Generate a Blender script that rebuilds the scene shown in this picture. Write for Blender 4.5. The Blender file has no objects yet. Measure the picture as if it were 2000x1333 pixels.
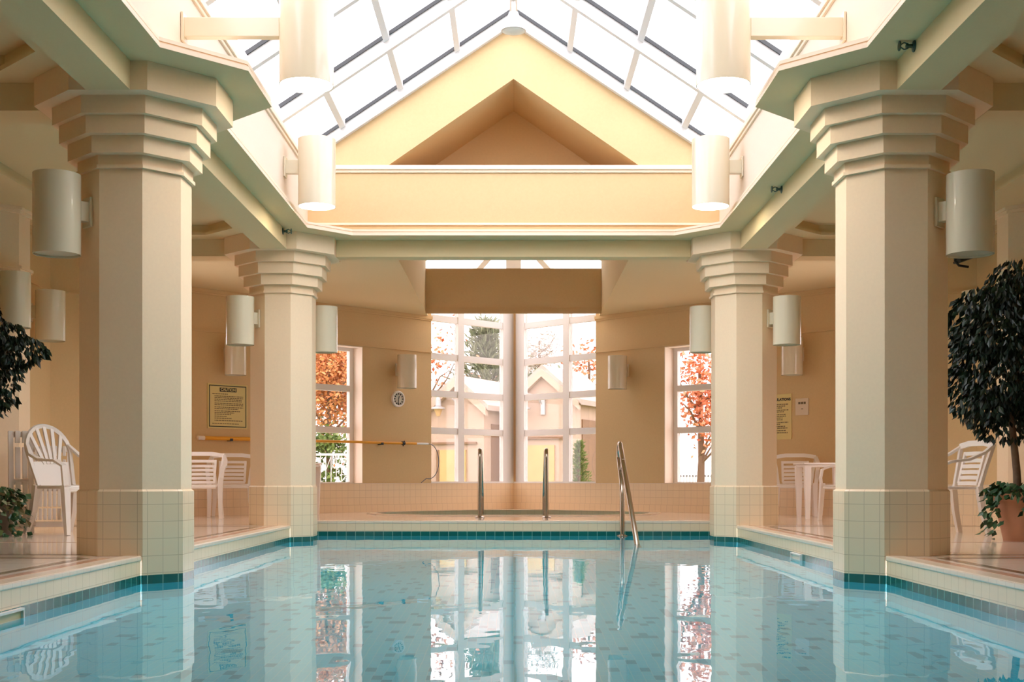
import bpy, bmesh, math, random
from mathutils import Vector, Matrix
random.seed(7)
S = bpy.context.scene
COL = S.collection
PI = math.pi

# ------------------------------------------------------------------ materials
def new_mat(name):
    m = bpy.data.materials.new(name); m.use_nodes = True
    nt = m.node_tree
    return m, nt, nt.nodes['Principled BSDF']

def plain(name, col, rough=0.5, metal=0.0, spec=0.5, coat=0.0, noise=0.0, nscale=60, bump=0.0, bscale=400, bdist=0.002):
    m, nt, b = new_mat(name)
    b.inputs['Base Color'].default_value = (*col, 1)
    b.inputs['Roughness'].default_value = rough
    b.inputs['Metallic'].default_value = metal
    b.inputs['Specular IOR Level'].default_value = spec
    b.inputs['Coat Weight'].default_value = coat
    tc = nt.nodes.new('ShaderNodeTexCoord')
    if noise > 0:
        n = nt.nodes.new('ShaderNodeTexNoise'); n.inputs['Scale'].default_value = nscale; n.inputs['Detail'].default_value = 4
        nt.links.new(tc.outputs['Object'], n.inputs['Vector'])
        mx = nt.nodes.new('ShaderNodeMix'); mx.data_type = 'RGBA'
        mx.inputs['A'].default_value = (*[max(0, c*(1-noise)) for c in col], 1)
        mx.inputs['B'].default_value = (*[min(1, c*(1+noise)) for c in col], 1)
        nt.links.new(n.outputs['Fac'], mx.inputs['Factor']); nt.links.new(mx.outputs['Result'], b.inputs['Base Color'])
    if bump > 0:
        n2 = nt.nodes.new('ShaderNodeTexNoise'); n2.inputs['Scale'].default_value = bscale; n2.inputs['Detail'].default_value = 3
        nt.links.new(tc.outputs['Object'], n2.inputs['Vector'])
        bp = nt.nodes.new('ShaderNodeBump'); bp.inputs['Strength'].default_value = bump; bp.inputs['Distance'].default_value = bdist
        nt.links.new(n2.outputs['Fac'], bp.inputs['Height']); nt.links.new(bp.outputs['Normal'], b.inputs['Normal'])
    return m

def tile(name, c1, c2, grout, size=0.108, rough=0.2, mortar=0.0022, spots=None, spot_amt=0.1, size_y=None):
    m, nt, b = new_mat(name)
    uv = nt.nodes.new('ShaderNodeUVMap')
    br = nt.nodes.new('ShaderNodeTexBrick')
    br.offset = 0.0; br.squash = 1.0
    br.inputs['Scale'].default_value = 1.0
    br.inputs['Brick Width'].default_value = size
    br.inputs['Row Height'].default_value = size_y or size
    br.inputs['Mortar Size'].default_value = mortar
    br.inputs['Mortar Smooth'].default_value = 0.1
    br.inputs['Color1'].default_value = (*c1, 1); br.inputs['Color2'].default_value = (*c2, 1); br.inputs['Mortar'].default_value = (*grout, 1)
    nt.links.new(uv.outputs['UV'], br.inputs['Vector'])
    out = br.outputs['Color']
    if spots:
        dv = nt.nodes.new('ShaderNodeVectorMath'); dv.operation = 'DIVIDE'; dv.inputs[1].default_value = (size, size_y or size, 1)
        fl = nt.nodes.new('ShaderNodeVectorMath'); fl.operation = 'FLOOR'
        wn = nt.nodes.new('ShaderNodeTexWhiteNoise'); wn.noise_dimensions = '2D'
        gt = nt.nodes.new('ShaderNodeMath'); gt.operation = 'GREATER_THAN'; gt.inputs[1].default_value = 1 - spot_amt
        mx = nt.nodes.new('ShaderNodeMix'); mx.data_type = 'RGBA'; mx.inputs['B'].default_value = (*spots, 1)
        nt.links.new(uv.outputs['UV'], dv.inputs[0]); nt.links.new(dv.outputs[0], fl.inputs[0]); nt.links.new(fl.outputs[0], wn.inputs['Vector'])
        nt.links.new(wn.outputs['Value'], gt.inputs[0]); nt.links.new(gt.outputs[0], mx.inputs['Factor']); nt.links.new(out, mx.inputs['A'])
        out = mx.outputs['Result']
    nt.links.new(out, b.inputs['Base Color'])
    b.inputs['Roughness'].default_value = rough
    bp = nt.nodes.new('ShaderNodeBump'); bp.inputs['Strength'].default_value = 0.25; bp.inputs['Distance'].default_value = 0.002; bp.invert = True
    nt.links.new(br.outputs['Fac'], bp.inputs['Height']); nt.links.new(bp.outputs['Normal'], b.inputs['Normal'])
    return m

def pane_mat(name, tint=(1, 1, 1)):
    m, nt, b = new_mat(name)
    nt.nodes.remove(b)
    o = nt.nodes['Material Output']
    t = nt.nodes.new('ShaderNodeBsdfTransparent'); t.inputs['Color'].default_value = (*tint, 1)
    g = nt.nodes.new('ShaderNodeBsdfGlossy'); g.inputs['Roughness'].default_value = 0.02
    lw = nt.nodes.new('ShaderNodeLayerWeight'); lw.inputs['Blend'].default_value = 0.5
    pw = nt.nodes.new('ShaderNodeMath'); pw.operation = 'POWER'; pw.inputs[1].default_value = 5.0
    f = nt.nodes.new('ShaderNodeMath'); f.operation = 'MULTIPLY_ADD'; f.inputs[1].default_value = 0.8; f.inputs[2].default_value = 0.05
    nt.links.new(lw.outputs['Facing'], pw.inputs[0]); nt.links.new(pw.outputs[0], f.inputs[0])
    mx = nt.nodes.new('ShaderNodeMixShader')
    nt.links.new(f.outputs[0], mx.inputs[0]); nt.links.new(t.outputs[0], mx.inputs[1]); nt.links.new(g.outputs[0], mx.inputs[2])
    nt.links.new(mx.outputs[0], o.inputs['Surface'])
    return m

def emit(name, col, st):
    m, nt, b = new_mat(name)
    b.inputs['Base Color'].default_value = (*col, 1)
    b.inputs['Emission Color'].default_value = (*col, 1); b.inputs['Emission Strength'].default_value = st
    return m

def water_mat():
    m, nt, b = new_mat('water')
    b.inputs['Base Color'].default_value = (0.90, 1.0, 1.0, 1)
    b.inputs['Roughness'].default_value = 0.0
    b.inputs['IOR'].default_value = 1.33
    b.inputs['Transmission Weight'].default_value = 1.0
    tc = nt.nodes.new('ShaderNodeTexCoord')
    mp = nt.nodes.new('ShaderNodeMapping'); mp.inputs['Scale'].default_value = (1.0, 0.55, 1)
    n = nt.nodes.new('ShaderNodeTexNoise'); n.inputs['Scale'].default_value = 3.2; n.inputs['Detail'].default_value = 2.0
    bp = nt.nodes.new('ShaderNodeBump'); bp.inputs['Strength'].default_value = 0.20; bp.inputs['Distance'].default_value = 0.008
    nt.links.new(tc.outputs['Object'], mp.inputs['Vector']); nt.links.new(mp.outputs[0], n.inputs['Vector'])
    nt.links.new(n.outputs['Fac'], bp.inputs['Height']); nt.links.new(bp.outputs['Normal'], b.inputs['Normal'])
    return m

WALLC = (0.67, 0.475, 0.25)
M = {}
M['wall'] = plain('cream_stucco', WALLC, 0.85, spec=0.2, noise=0.05, nscale=40, bump=0.35, bscale=260, bdist=0.002)
M['ceil'] = plain('cream_ceiling', (0.75, 0.59, 0.34), 0.9, spec=0.2, noise=0.03, bump=0.2, bscale=200)
M['col'] = plain('column_stucco', (0.86, 0.665, 0.45), 0.75, spec=0.3, noise=0.04, nscale=50, bump=0.3, bscale=300, bdist=0.0015)
M['trim'] = plain('trim_paint', (0.82, 0.67, 0.50), 0.55, spec=0.4, noise=0.02)
M['tile'] = tile('beige_tile', (0.84, 0.655, 0.435), (0.82, 0.64, 0.42), (0.63, 0.47, 0.31), rough=0.22)
M['teal'] = tile('teal_tile', (0.008, 0.125, 0.105), (0.006, 0.105, 0.095), (0.20, 0.42, 0.36), rough=0.12, mortar=0.003)
M['pool'] = tile('pool_mosaic', (0.09, 0.83, 1.0), (0.08, 0.81, 1.0), (0.24, 0.86, 0.98), rough=0.3, spots=(0.0, 0.56, 0.74), spot_amt=0.10, size=0.045, size_y=0.09)
M['poolwall'] = tile('pool_wall_tile', (0.18, 0.80, 0.95), (0.16, 0.78, 0.93), (0.40, 0.82, 0.90), rough=0.3)
M['floor'] = tile('deck_tile', (0.83, 0.69, 0.56), (0.81, 0.67, 0.545), (0.70, 0.57, 0.45), size=0.30, rough=0.10, mortar=0.002)
M['coping'] = tile('coping_tile', (0.80, 0.66, 0.50), (0.78, 0.64, 0.48), (0.66, 0.53, 0.40), rough=0.18)
M['stripe'] = tile('olive_mosaic', (0.10, 0.06, 0.03), (0.13, 0.08, 0.04), (0.22, 0.15, 0.09), size=0.03, rough=0.15)
M['pinkstripe'] = tile('rose_mosaic', (0.50, 0.20, 0.13), (0.58, 0.30, 0.20), (0.60, 0.42, 0.30), size=0.03, rough=0.15)
M['white'] = plain('white_aluminium', (0.78, 0.755, 0.73), 0.35, spec=0.5)
M['lining'] = plain('cream_lining', (0.86, 0.75, 0.62), 0.5)
M['wellwall'] = plain('well_stucco', (0.76, 0.63, 0.50), 0.8, spec=0.2, noise=0.03, bump=0.3, bscale=260)
M['alu'] = plain('skylight_aluminium', (0.74, 0.72, 0.70), 0.4)
M['gasket'] = plain('dark_gasket', (0.06, 0.06, 0.06), 0.6)
M['glass'] = pane_mat('tinted_window_glass', (0.62, 0.57, 0.54))
M['roofglass'] = pane_mat('skylight_glass', (0.45, 0.45, 0.45))
M['lamp'] = plain('cream_enamel', (0.70, 0.62, 0.455), 0.22, spec=0.5, coat=0.4)
M['lampin'] = plain('frosted_lens', (0.42, 0.44, 0.33), 0.35)
M['lit'] = emit('lit_lens', (1.0, 0.93, 0.80), 14.0)
M['chrome'] = plain('stainless_steel', (0.46, 0.40, 0.33), 0.22, metal=1.0)
M['resin'] = plain('white_resin', (0.84, 0.77, 0.70), 0.35, spec=0.5)
M['black'] = plain('black_metal', (0.012, 0.014, 0.016), 0.45)
M['bronze'] = plain('sprinkler_metal', (0.05, 0.10, 0.10), 0.35, metal=0.6)
M['yellow'] = plain('yellow_fibreglass', (0.80, 0.36, 0.02), 0.35)
M['sign'] = plain('pale_yellow_board', (0.70, 0.56, 0.22), 0.45)
M['signwhite'] = plain('pale_board', (0.72, 0.58, 0.42), 0.45)
M['ink'] = plain('black_ink', (0.012, 0.010, 0.010), 0.6)
M['inkgrey'] = plain('grey_ink', (0.16, 0.11, 0.05), 0.6)
M['terra'] = plain('terracotta', (0.52, 0.24, 0.13), 0.75, noise=0.12, nscale=12)
M['soil'] = plain('soil', (0.05, 0.03, 0.02), 0.95)
M['darkpot'] = plain('grey_brown_pot', (0.12, 0.085, 0.05), 0.7, noise=0.1)
M['bark'] = plain('bark', (0.16, 0.10, 0.06), 0.85, noise=0.3, nscale=30)
M['water'] = water_mat()

def leaf_mat(name, c1, c2, rough=0.4, trans=0.0):
    m, nt, b = new_mat(name)
    g = nt.nodes.new('ShaderNodeNewGeometry')
    mx = nt.nodes.new('ShaderNodeMix'); mx.data_type = 'RGBA'
    mx.inputs['A'].default_value = (*c1, 1); mx.inputs['B'].default_value = (*c2, 1)
    nt.links.new(g.outputs['Random Per Island'], mx.inputs['Factor'])
    nt.links.new(mx.outputs['Result'], b.inputs['Base Color'])
    b.inputs['Roughness'].default_value = rough
    return m
M['ficus'] = leaf_mat('ficus_leaf', (0.004, 0.014, 0.008), (0.010, 0.032, 0.014), 0.42)
M['ivy'] = leaf_mat('ivy_leaf', (0.015, 0.055, 0.02), (0.045, 0.12, 0.04), 0.4)
M['vari'] = leaf_mat('variegated_leaf', (0.50, 0.42, 0.28), (0.10, 0.16, 0.05), 0.5)
M['redleaf'] = leaf_mat('red_maple_leaf', (0.50, 0.11, 0.04), (0.70, 0.32, 0.17), 0.6)
M['orangeleaf'] = leaf_mat('orange_leaf', (0.48, 0.15, 0.05), (0.66, 0.36, 0.13), 0.6)
M['needle'] = leaf_mat('pine_needle', (0.13, 0.17, 0.09), (0.24, 0.28, 0.17), 0.7)
M['cypress'] = leaf_mat('cypress_leaf', (0.06, 0.13, 0.03), (0.18, 0.26, 0.06), 0.7)
M['paleleaf'] = leaf_mat('pale_leaf', (0.45, 0.42, 0.40), (0.62, 0.58, 0.55), 0.8)
M['lawn'] = plain('lawn', (0.20, 0.22, 0.06), 0.9, noise=0.4, nscale=8)
M['extwall'] = plain('pale_stone', (0.47, 0.365, 0.285), 0.8, noise=0.05, nscale=10)
M['extroof'] = plain('pale_roof', (0.43, 0.36, 0.315), 0.8, noise=0.04)
M['exttrim'] = plain('stone_trim', (0.40, 0.30, 0.22), 0.8)
M['door'] = plain('ochre_panel', (0.55, 0.40, 0.17), 0.6, noise=0.15, nscale=4)
M['brown'] = plain('brown_board', (0.22, 0.13, 0.07), 0.7)
M['lantern'] = plain('grey_lantern', (0.42, 0.42, 0.42), 0.4, metal=0.3)
M['fence'] = plain('white_iron', (0.55, 0.55, 0.56), 0.5)

# ------------------------------------------------------------------ mesh builder
class MB:
    def __init__(self):
        self.v = []; self.f = []; self.mi = []; self.cur = 0; self.T = Matrix.Identity(4)
    def add(self, vs, fs):
        b = len(self.v)
        self.v += [self.T @ Vector(p) for p in vs]
        self.f += [tuple(b + i for i in f) for f in fs]
        self.mi += [self.cur]*len(fs)
    def box(self, x0, x1, y0, y1, z0, z1):
        self.add([(x0,y0,z0),(x1,y0,z0),(x1,y1,z0),(x0,y1,z0),(x0,y0,z1),(x1,y0,z1),(x1,y1,z1),(x0,y1,z1)],
                 [(0,3,2,1),(4,5,6,7),(0,1,5,4),(1,2,6,5),(2,3,7,6),(3,0,4,7)])
    def quad(self, *p):
        self.add(p, [tuple(range(len(p)))])
    def prism(self, poly, z0, z1, bottom=True, top=True):
        n = len(poly)
        vs = [(x,y,z0) for x,y in poly] + [(x,y,z1) for x,y in poly]
        fs = [(i,(i+1)%n,n+(i+1)%n,n+i) for i in range(n)]
        if bottom: fs.append(tuple(range(n-1,-1,-1)))
        if top: fs.append(tuple(range(n, 2*n)))
        self.add(vs, fs)
    def frustum(self, p0, z0, p1, z1, bottom=True, top=True):
        n = len(p0)
        vs = [(x,y,z0) for x,y in p0] + [(x,y,z1) for x,y in p1]
        fs = [(i,(i+1)%n,n+(i+1)%n,n+i) for i in range(n)]
        if bottom: fs.append(tuple(range(n-1,-1,-1)))
        if top: fs.append(tuple(range(n, 2*n)))
        self.add(vs, fs)
    def extr(self, pts, d):
        """closed 3D outline pts swept along vector d"""
        n = len(pts); d = Vector(d)
        vs = [Vector(p) for p in pts] + [Vector(p)+d for p in pts]
        self.add(vs, [tuple(range(n)), tuple(range(2*n-1, n-1, -1))] + [(i, n+i, n+(i+1)%n, (i+1)%n) for i in range(n)])
    def lathe(self, prof, n=32, c=(0,0), cap0=False, cap1=False):
        vs = []
        for r, z in prof:
            for k in range(n):
                a = 2*PI*k/n
                vs.append((c[0]+r*math.cos(a), c[1]+r*math.sin(a), z))
        fs = []
        for j in range(len(prof)-1):
            for k in range(n):
                a, b2 = j*n+k, j*n+(k+1)%n
                fs.append((a, b2, b2+n, a+n))
        if cap0: fs.append(tuple(range(n-1,-1,-1)))
        if cap1: fs.append(tuple((len(prof)-1)*n+k for k in range(n)))
        self.add(vs, fs)
    def tube(self, path, r, n=10, cap=True):
        P = [Vector(p) for p in path]; rs = r if isinstance(r, (list, tuple)) else [r]*len(P)
        t0 = (P[1]-P[0]).normalized()
        up = Vector((0,0,1)) if abs(t0.z) < 0.9 else Vector((1,0,0))
        a = t0.cross(up).normalized(); vs = []
        for i, p in enumerate(P):
            t = (P[min(i+1,len(P)-1)]-P[max(i-1,0)]).normalized()
            a = (a - t*a.dot(t)).normalized(); b = t.cross(a)
            for k in range(n):
                q = 2*PI*k/n
                vs.append(p + (a*math.cos(q)+b*math.sin(q))*rs[i])
        fs = []
        for j in range(len(P)-1):
            for k in range(n):
                x, y = j*n+k, j*n+(k+1)%n
                fs.append((x, y, y+n, x+n))
        if cap:
            fs.append(tuple(range(n-1,-1,-1))); fs.append(tuple((len(P)-1)*n+k for k in range(n)))
        self.add(vs, fs)
    def ribbon(self, path, side, w, t):
        """rectangular bar: w along side, t across; w/t may be lists"""
        P = [Vector(p) for p in path]; vs = []
        W = w if isinstance(w, (list, tuple)) else [w]*len(P); Tt = t if isinstance(t, (list, tuple)) else [t]*len(P)
        for i, p in enumerate(P):
            tg = (P[min(i+1,len(P)-1)]-P[max(i-1,0)]).normalized()
            s = Vector(side); s = (s - tg*s.dot(tg)).normalized(); nn = tg.cross(s)
            a, b = s*W[i]/2, nn*Tt[i]/2
            vs += [p-a-b, p+a-b, p+a+b, p-a+b]
        fs = [(3,2,1,0)]
        for j in range(len(P)-1):
            for k in range(4):
                x, y = j*4+k, j*4+(k+1)%4
                fs.append((x, y, y+4, x+4))
        e = (len(P)-1)*4
        fs.append((e, e+1, e+2, e+3))
        self.add(vs, fs)
    def leaf(self, p, d, nrm, L, W):
        d = d.normalized(); s = d.cross(nrm)
        if s.length < 1e-4: s = d.cross(Vector((1,0,0)))
        s.normalize(); nn = s.cross(d)
        self.add([p, p+d*L*0.45+s*W/2-nn*W*0.12, p+d*L, p+d*L*0.45-s*W/2-nn*W*0.12], [(0,1,2),(0,2,3)])
    def build(self, name, mats, parent=None, smooth=False, bevel=0.0, recalc=True):
        me = bpy.data.meshes.new(name)
        me.from_pydata([tuple(p) for p in self.v], [], self.f)
        if not isinstance(mats, (list, tuple)): mats = [mats]
        for m in mats: me.materials.append(m)
        for i, p in enumerate(me.polygons):
            p.material_index = self.mi[i]
        if recalc:
            bm = bmesh.new(); bm.from_mesh(me)
            bmesh.ops.recalc_face_normals(bm, faces=bm.faces)
            bm.to_mesh(me); bm.free()
        finish(me, smooth)
        o = bpy.data.objects.new(name, me); COL.objects.link(o)
        if parent is not None: o.parent = parent
        if bevel > 0:
            md = o.modifiers.new('bevel', 'BEVEL'); md.width = bevel; md.segments = 2; md.limit_method = 'ANGLE'; md.angle_limit = math.radians(35)
        return o

def finish(me, smooth=False):
    uvl = me.uv_layers.new(name='UVMap')
    co = me.vertices
    for p in me.polygons:
        n = p.normal
        flat = abs(n.z) > 0.9
        if not flat:
            t = Vector((-n.y, n.x, 0)).normalized()
        for li in p.loop_indices:
            c = co[me.loops[li].vertex_index].co
            uvl.data[li].uv = (c.x, c.y) if flat else (c.dot(t), c.z)
    if smooth:
        for p in me.polygons: p.use_smooth = True
        try: me.set_sharp_from_angle(angle=math.radians(40))
        except Exception: pass

def filled(outer, holes, z, name, mat, parent=None, up=False):
    """flat polygon with holes at height z"""
    bm = bmesh.new(); es = []
    for loop in [outer]+holes:
        vs = [bm.verts.new((x, y, z)) for x, y in loop]
        es += [bm.edges.new((vs[i], vs[(i+1) % len(vs)])) for i in range(len(vs))]
    bmesh.ops.triangle_fill(bm, edges=es, use_beauty=True, use_dissolve=False)
    bmesh.ops.recalc_face_normals(bm, faces=bm.faces)
    me = bpy.data.meshes.new(name); bm.to_mesh(me); bm.free()
    for p in me.polygons:
        if (p.normal.z > 0) != up: p.flip()
    me.materials.append(mat); finish(me)
    o = bpy.data.objects.new(name, me); COL.objects.link(o)
    if parent is not None: o.parent = parent
    return o

def offset(poly, d):
    """offset a CCW polygon outward by d (mitred)"""
    n = len(poly); out = []
    for i in range(n):
        p0, p1, p2 = Vector(poly[i-1]), Vector(poly[i]), Vector(poly[(i+1) % n])
        a, b = (p1-p0).normalized(), (p2-p1).normalized()
        na, nb = Vector((a.y,-a.x)), Vector((b.y,-b.x))
        m = (na+nb); k = 1.0 + na.dot(nb)
        q = p1 + m*(d/k)
        out.append((q.x, q.y))
    return out

def octa(w, c=(0,0)):
    """regular octagon with faces on the axes, face width w (CCW)"""
    a = 1.2071*w; h = w/2
    return [(c[0]+x, c[1]+y) for x, y in [(h,-a),(a,-h),(a,h),(h,a),(-h,a),(-a,h),(-a,-h),(-h,-a)]]

def thing(name, label, cat, loc=(0,0,0), rz=0.0, group=None):
    o = bpy.data.objects.new(name, None); COL.objects.link(o); o.empty_display_size = 0.1
    o.location = loc; o.rotation_euler = (0,0,rz)
    return tag(o, label, cat, group)
def tag(o, label, cat, group=None, kind=None):
    o['label'] = label; o['category'] = cat
    if group: o['group'] = group
    if kind: o['kind'] = kind
    elif 'kind' not in o: o['kind'] = 'thing'
    return o
def struct(o):
    o['kind'] = 'structure'; return o
def dup(root, loc, rz, label=None, group=None):
    def cp(o, par):
        c = o.copy(); COL.objects.link(c)
        if par is not None: c.parent = par
        for ch in [x for x in list(COL.objects) if x.parent == o]: cp(ch, c)
        return c
    r = cp(root, None); r.location = loc; r.rotation_euler = (0,0,rz)
    if label: r['label'] = label
    if group: r['group'] = group
    return r
_tn = [0]
def trim(mb, mat, parent=None, **k):
    _tn[0] += 1
    return struct(mb.build('trim_%d' % _tn[0], mat, parent, **k))

# ------------------------------------------------------------------ dimensions
F = 2463.0; CX = 1003.0; HY = 938.0; H = 0.478
def at(px, py, Y): return Vector(((px-CX)*Y/F, Y, H+(HY-py)*Y/F))
PW = 2.33; PY0, PY1 = 1.8, 14.65; WZ = -0.17; PZ = -1.15
CXX = 2.46; CY = (8.225, 13.48); CWID = 0.27
ZS, ZC, ZL = 2.846, 3.024, 3.088          # beam soffit, ceiling, top of the lip
XW = 2.153; YG = 13.19; YG0 = 5.5          # skylight well
VC = 20.9                                   # corner of the far wall: y = VC - |x|
WX = 4.85; JX = 4.5                         # side walls

# ------------------------------------------------------------------ floor and pool
pool_rect = [(-PW,PY0),(PW,PY0),(PW,PY1),(-PW,PY1)]
spa_poly = [(-1.0,16.75),(1.0,16.75),(1.75,17.2),(1.95,17.95),(1.5,18.65),(0.5,19.55),(-0.5,19.55),(-1.5,18.65),(-1.95,17.95),(-1.75,17.2)]
fo = [(-5.3,-3.2),(5.3,-3.2),(5.3,21.4),(-5.3,21.4)]
struct(filled(fo, [pool_rect, spa_poly], 0.0, 'floor', M['floor'], up=True))

pool = thing('swimming_pool', 'rectangular indoor pool with beige rim tiles and dark teal waterline band', 'swimming pool', (0,(PY0+PY1)/2,0))
ym = (PY0+PY1)/2; hy = (PY1-PY0)/2
gapY = [(c-0.343-ym, c+0.343-ym) for c in (8.225, 13.48)]
runY = [(-hy,gapY[0][0]),(gapY[0][1],gapY[1][0]),(gapY[1][1],hy)]
def ring(mb, z0, z1):
    for e in (-hy, hy): mb.quad((-PW,e,z0),(PW,e,z0),(PW,e,z1),(-PW,e,z1))
    for s in (-PW, PW):
        for y0, y1 in runY: mb.quad((s,y0,z0),(s,y1,z0),(s,y1,z1),(s,y0,z1))
mb = MB(); ring(mb, -0.12, -0.025); mb.build('rim_tile', M['tile'], pool)
mb = MB(); ring(mb, -0.228, -0.12); mb.build('waterline_tile', M['teal'], pool)
mb = MB(); ring(mb, PZ, -0.228); mb.build('basin_wall', M['poolwall'], pool)
mb = MB(); mb.quad((-PW,-hy,PZ),(PW,-hy,PZ),(PW,hy,PZ),(-PW,hy,PZ)); mb.build('basin_floor', M['pool'], pool)
mb = MB()
cin, cout = PW-0.006, PW+0.11
hi, ho = hy-0.006, hy+0.11
for y0, y1 in runY:
    y0 = -ho if y0 == -hy else y0; y1 = ho if y1 == hy else y1
    mb.box(-cout,-cin,y0,y1,-0.03,0.004); mb.box(cin,cout,y0,y1,-0.03,0.004)
mb.box(-cin,cin,hi,ho,-0.03,0.004); mb.box(-cin,cin,-ho,-hi,-0.03,0.004)
mb.build('coping', M['coping'], pool, bevel=0.008)
mb = MB(); mb.quad((-PW,PY0,WZ),(PW,PY0,WZ),(PW,PY1,WZ),(-PW,PY1,WZ))
tag(mb.build('pool_water', M['water']), 'still turquoise water filling the swimming pool', 'water', kind='stuff')

spa = thing('spa_pool', 'sunken spa basin in the deck below the corner window', 'spa pool', (0,18.1,0))
sp = [(x, y-18.1) for x, y in spa_poly]
mb = MB(); n = len(sp)
for i in range(n):
    a, b = sp[i], sp[(i+1) % n]
    mb.quad((*a,-0.9),(*b,-0.9),(*b,-0.10),(*a,-0.10))
mb.quad(*[(x,y,-0.9) for x, y in sp]); mb.build('basin', M['poolwall'], spa)
mb = MB()
for i in range(n):
    a, b = sp[i], sp[(i+1) % n]
    mb.quad((*a,-0.10),(*b,-0.10),(*b,0.012),(*a,0.012))
mb.build('rim_tile', tile('tan_tile', (0.60,0.47,0.29), (0.57,0.45,0.27), (0.45,0.36,0.22)), spa)
mb = MB(); so = offset(sp, 0.13)
for i in range(n):
    j = (i+1) % n
    mb.quad((*sp[i],0.014),(*sp[j],0.014),(*so[j],0.014),(*so[i],0.014))
    mb.quad((*so[i],0.0),(*so[j],0.0),(*so[j],0.014),(*so[i],0.014))
mb.build('coping', M['coping'], spa)
mb = MB(); mb.quad(*[(x,y+18.1,-0.13) for x, y in sp])
tag(mb.build('spa_water', M['water']), 'still water in the sunken spa basin', 'water', kind='stuff')

# inlaid mosaic stripes in the deck
def strip(x0,x1,y0,y1,mat,z=0.0015):
    mb = MB(); mb.box(x0,x1,y0,y1,-0.01,z); trim(mb, mat)
for s in (-1,1):
    for (ya,yb) in ((PY0,7.68),(8.78,12.93)):
        xs = sorted((s*2.58, s*2.64)); strip(xs[0],xs[1],ya,yb,M['stripe'])
        xs = sorted((s*2.455, s*2.52)); strip(xs[0],xs[1],ya,yb,M['pinkstripe'])
    for yb in (7.70, 12.95):
        xs = sorted((s*2.64, s*4.80)); strip(xs[0],xs[1],yb-0.02,yb+0.035,M['stripe']); strip(xs[0],xs[1],yb+0.34,yb+0.365,M['stripe'])
    xs = sorted((s*2.64, s*4.80)); strip(xs[0],xs[1],9.62,9.65,M['pinkstripe'])

# skimmers on the waterline
def skimmer(x, y, L, label):
    t = thing('pool_skimmer', label, 'pool skimmer', (x,y,-0.165), 0, 'skimmers on the waterline')
    s = -1 if x > 0 else 1
    mb = MB()
    for z0, z1 in ((-0.04,-0.028),(0.028,0.04)): mb.box(min(0.001*s,0.02*s),max(0.001*s,0.02*s),-L/2,L/2,z0,z1)
    for y0, y1 in ((-L/2,-L/2+0.012),(L/2-0.012,L/2)): mb.box(min(0.001*s,0.02*s),max(0.001*s,0.02*s),y0,y1,-0.028,0.028)
    mb.build('frame', M['resin'], t)
    mb = MB(); mb.box(min(0.001*s,0.006*s),max(0.001*s,0.006*s),-L/2+0.012,L/2-0.012,-0.028,0.028)
    mb.build('flap', plain('skimmer_flap', (0.72,0.56,0.30) if x < 0 else (0.80,0.70,0.58), 0.4), t)
skimmer(-PW, 5.76, 0.40, 'white framed skimmer slot in the near pool wall at the lower left')
skimmer(PW, 10.35, 0.36, 'small white skimmer slot between the two right columns')

# ------------------------------------------------------------------ columns
def make_column(loc, label, deep):
    t = thing('column', label, 'column', loc, 0, 'octagonal columns by the pool'); t['kind'] = 'thing'
    mb = MB(); mb.prism(octa(CWID), 0.41, 2.43, bottom=False, top=False); mb.build('shaft', M['col'], t)
    mb = MB()
    e = 0.012
    o0 = octa(CWID+e)
    if deep:
        mb.prism(o0, -0.12, 0.405, bottom=False, top=False)
        mb.cur = 1; mb.prism(o0, -0.228, -0.12, bottom=False, top=False)
        mb.cur = 2; mb.prism(o0, PZ+0.002, -0.228, bottom=False, top=False)
        mb.cur = 0
    else:
        mb.prism(o0, 0.0, 0.405, bottom=False, top=False)
    mb.frustum(o0, 0.405, octa(CWID), 0.418, bottom=False, top=False)
    mb.build('tiled_base', [M['tile'], M['teal'], M['poolwall']], t)
    mb = MB()
    mb.prism(octa(0.288), 2.43, 2.452); mb.prism(octa(0.278), 2.452, 2.514)
    mb.prism(octa(0.324), 2.514, 2.622); mb.prism(octa(0.364), 2.628-0.006, 2.735); mb.prism(octa(0.396), 2.735, ZS)
    mb.build('capital', M['col'], t)
    mb = MB(); mb.prism(octa(0.478), ZS, ZC-0.001); mb.build('abacus', M['col'], t)
    return t
make_column((-CXX,CY[0],0), 'left column nearest the viewer, octagonal cream shaft with stepped capital', True)
make_column((CXX,CY[0],0), 'right column nearest the viewer, octagonal cream shaft with stepped capital', True)
make_column((-CXX,CY[1],0), 'smaller far left octagonal column beside the framed caution sign', True)
make_column((CXX,CY[1],0), 'smaller far right octagonal column in front of the red maple window', True)
def half(w, s):
    # octagon w clipped at the wall plane, local to the pier (wall at local x = s*(WX-4.94))
    xl = WX-4.94-0.002; P = [(abs(1)*x*1.0, y) for x, y in octa(w)]
    P = [(s*x, y) for x, y in P]          # mirror so that the room is towards -s
    Q = []
    n = len(P)
    for i in range(n):
        a, b = P[i], P[(i+1) % n]
        ia, ib = s*a[0] <= xl, s*b[0] <= xl
        if ia: Q.append(a)
        if ia != ib:
            f = (s*xl-a[0])/(b[0]-a[0]); Q.append((s*xl, a[1]+f*(b[1]-a[1])))
    return Q
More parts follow.
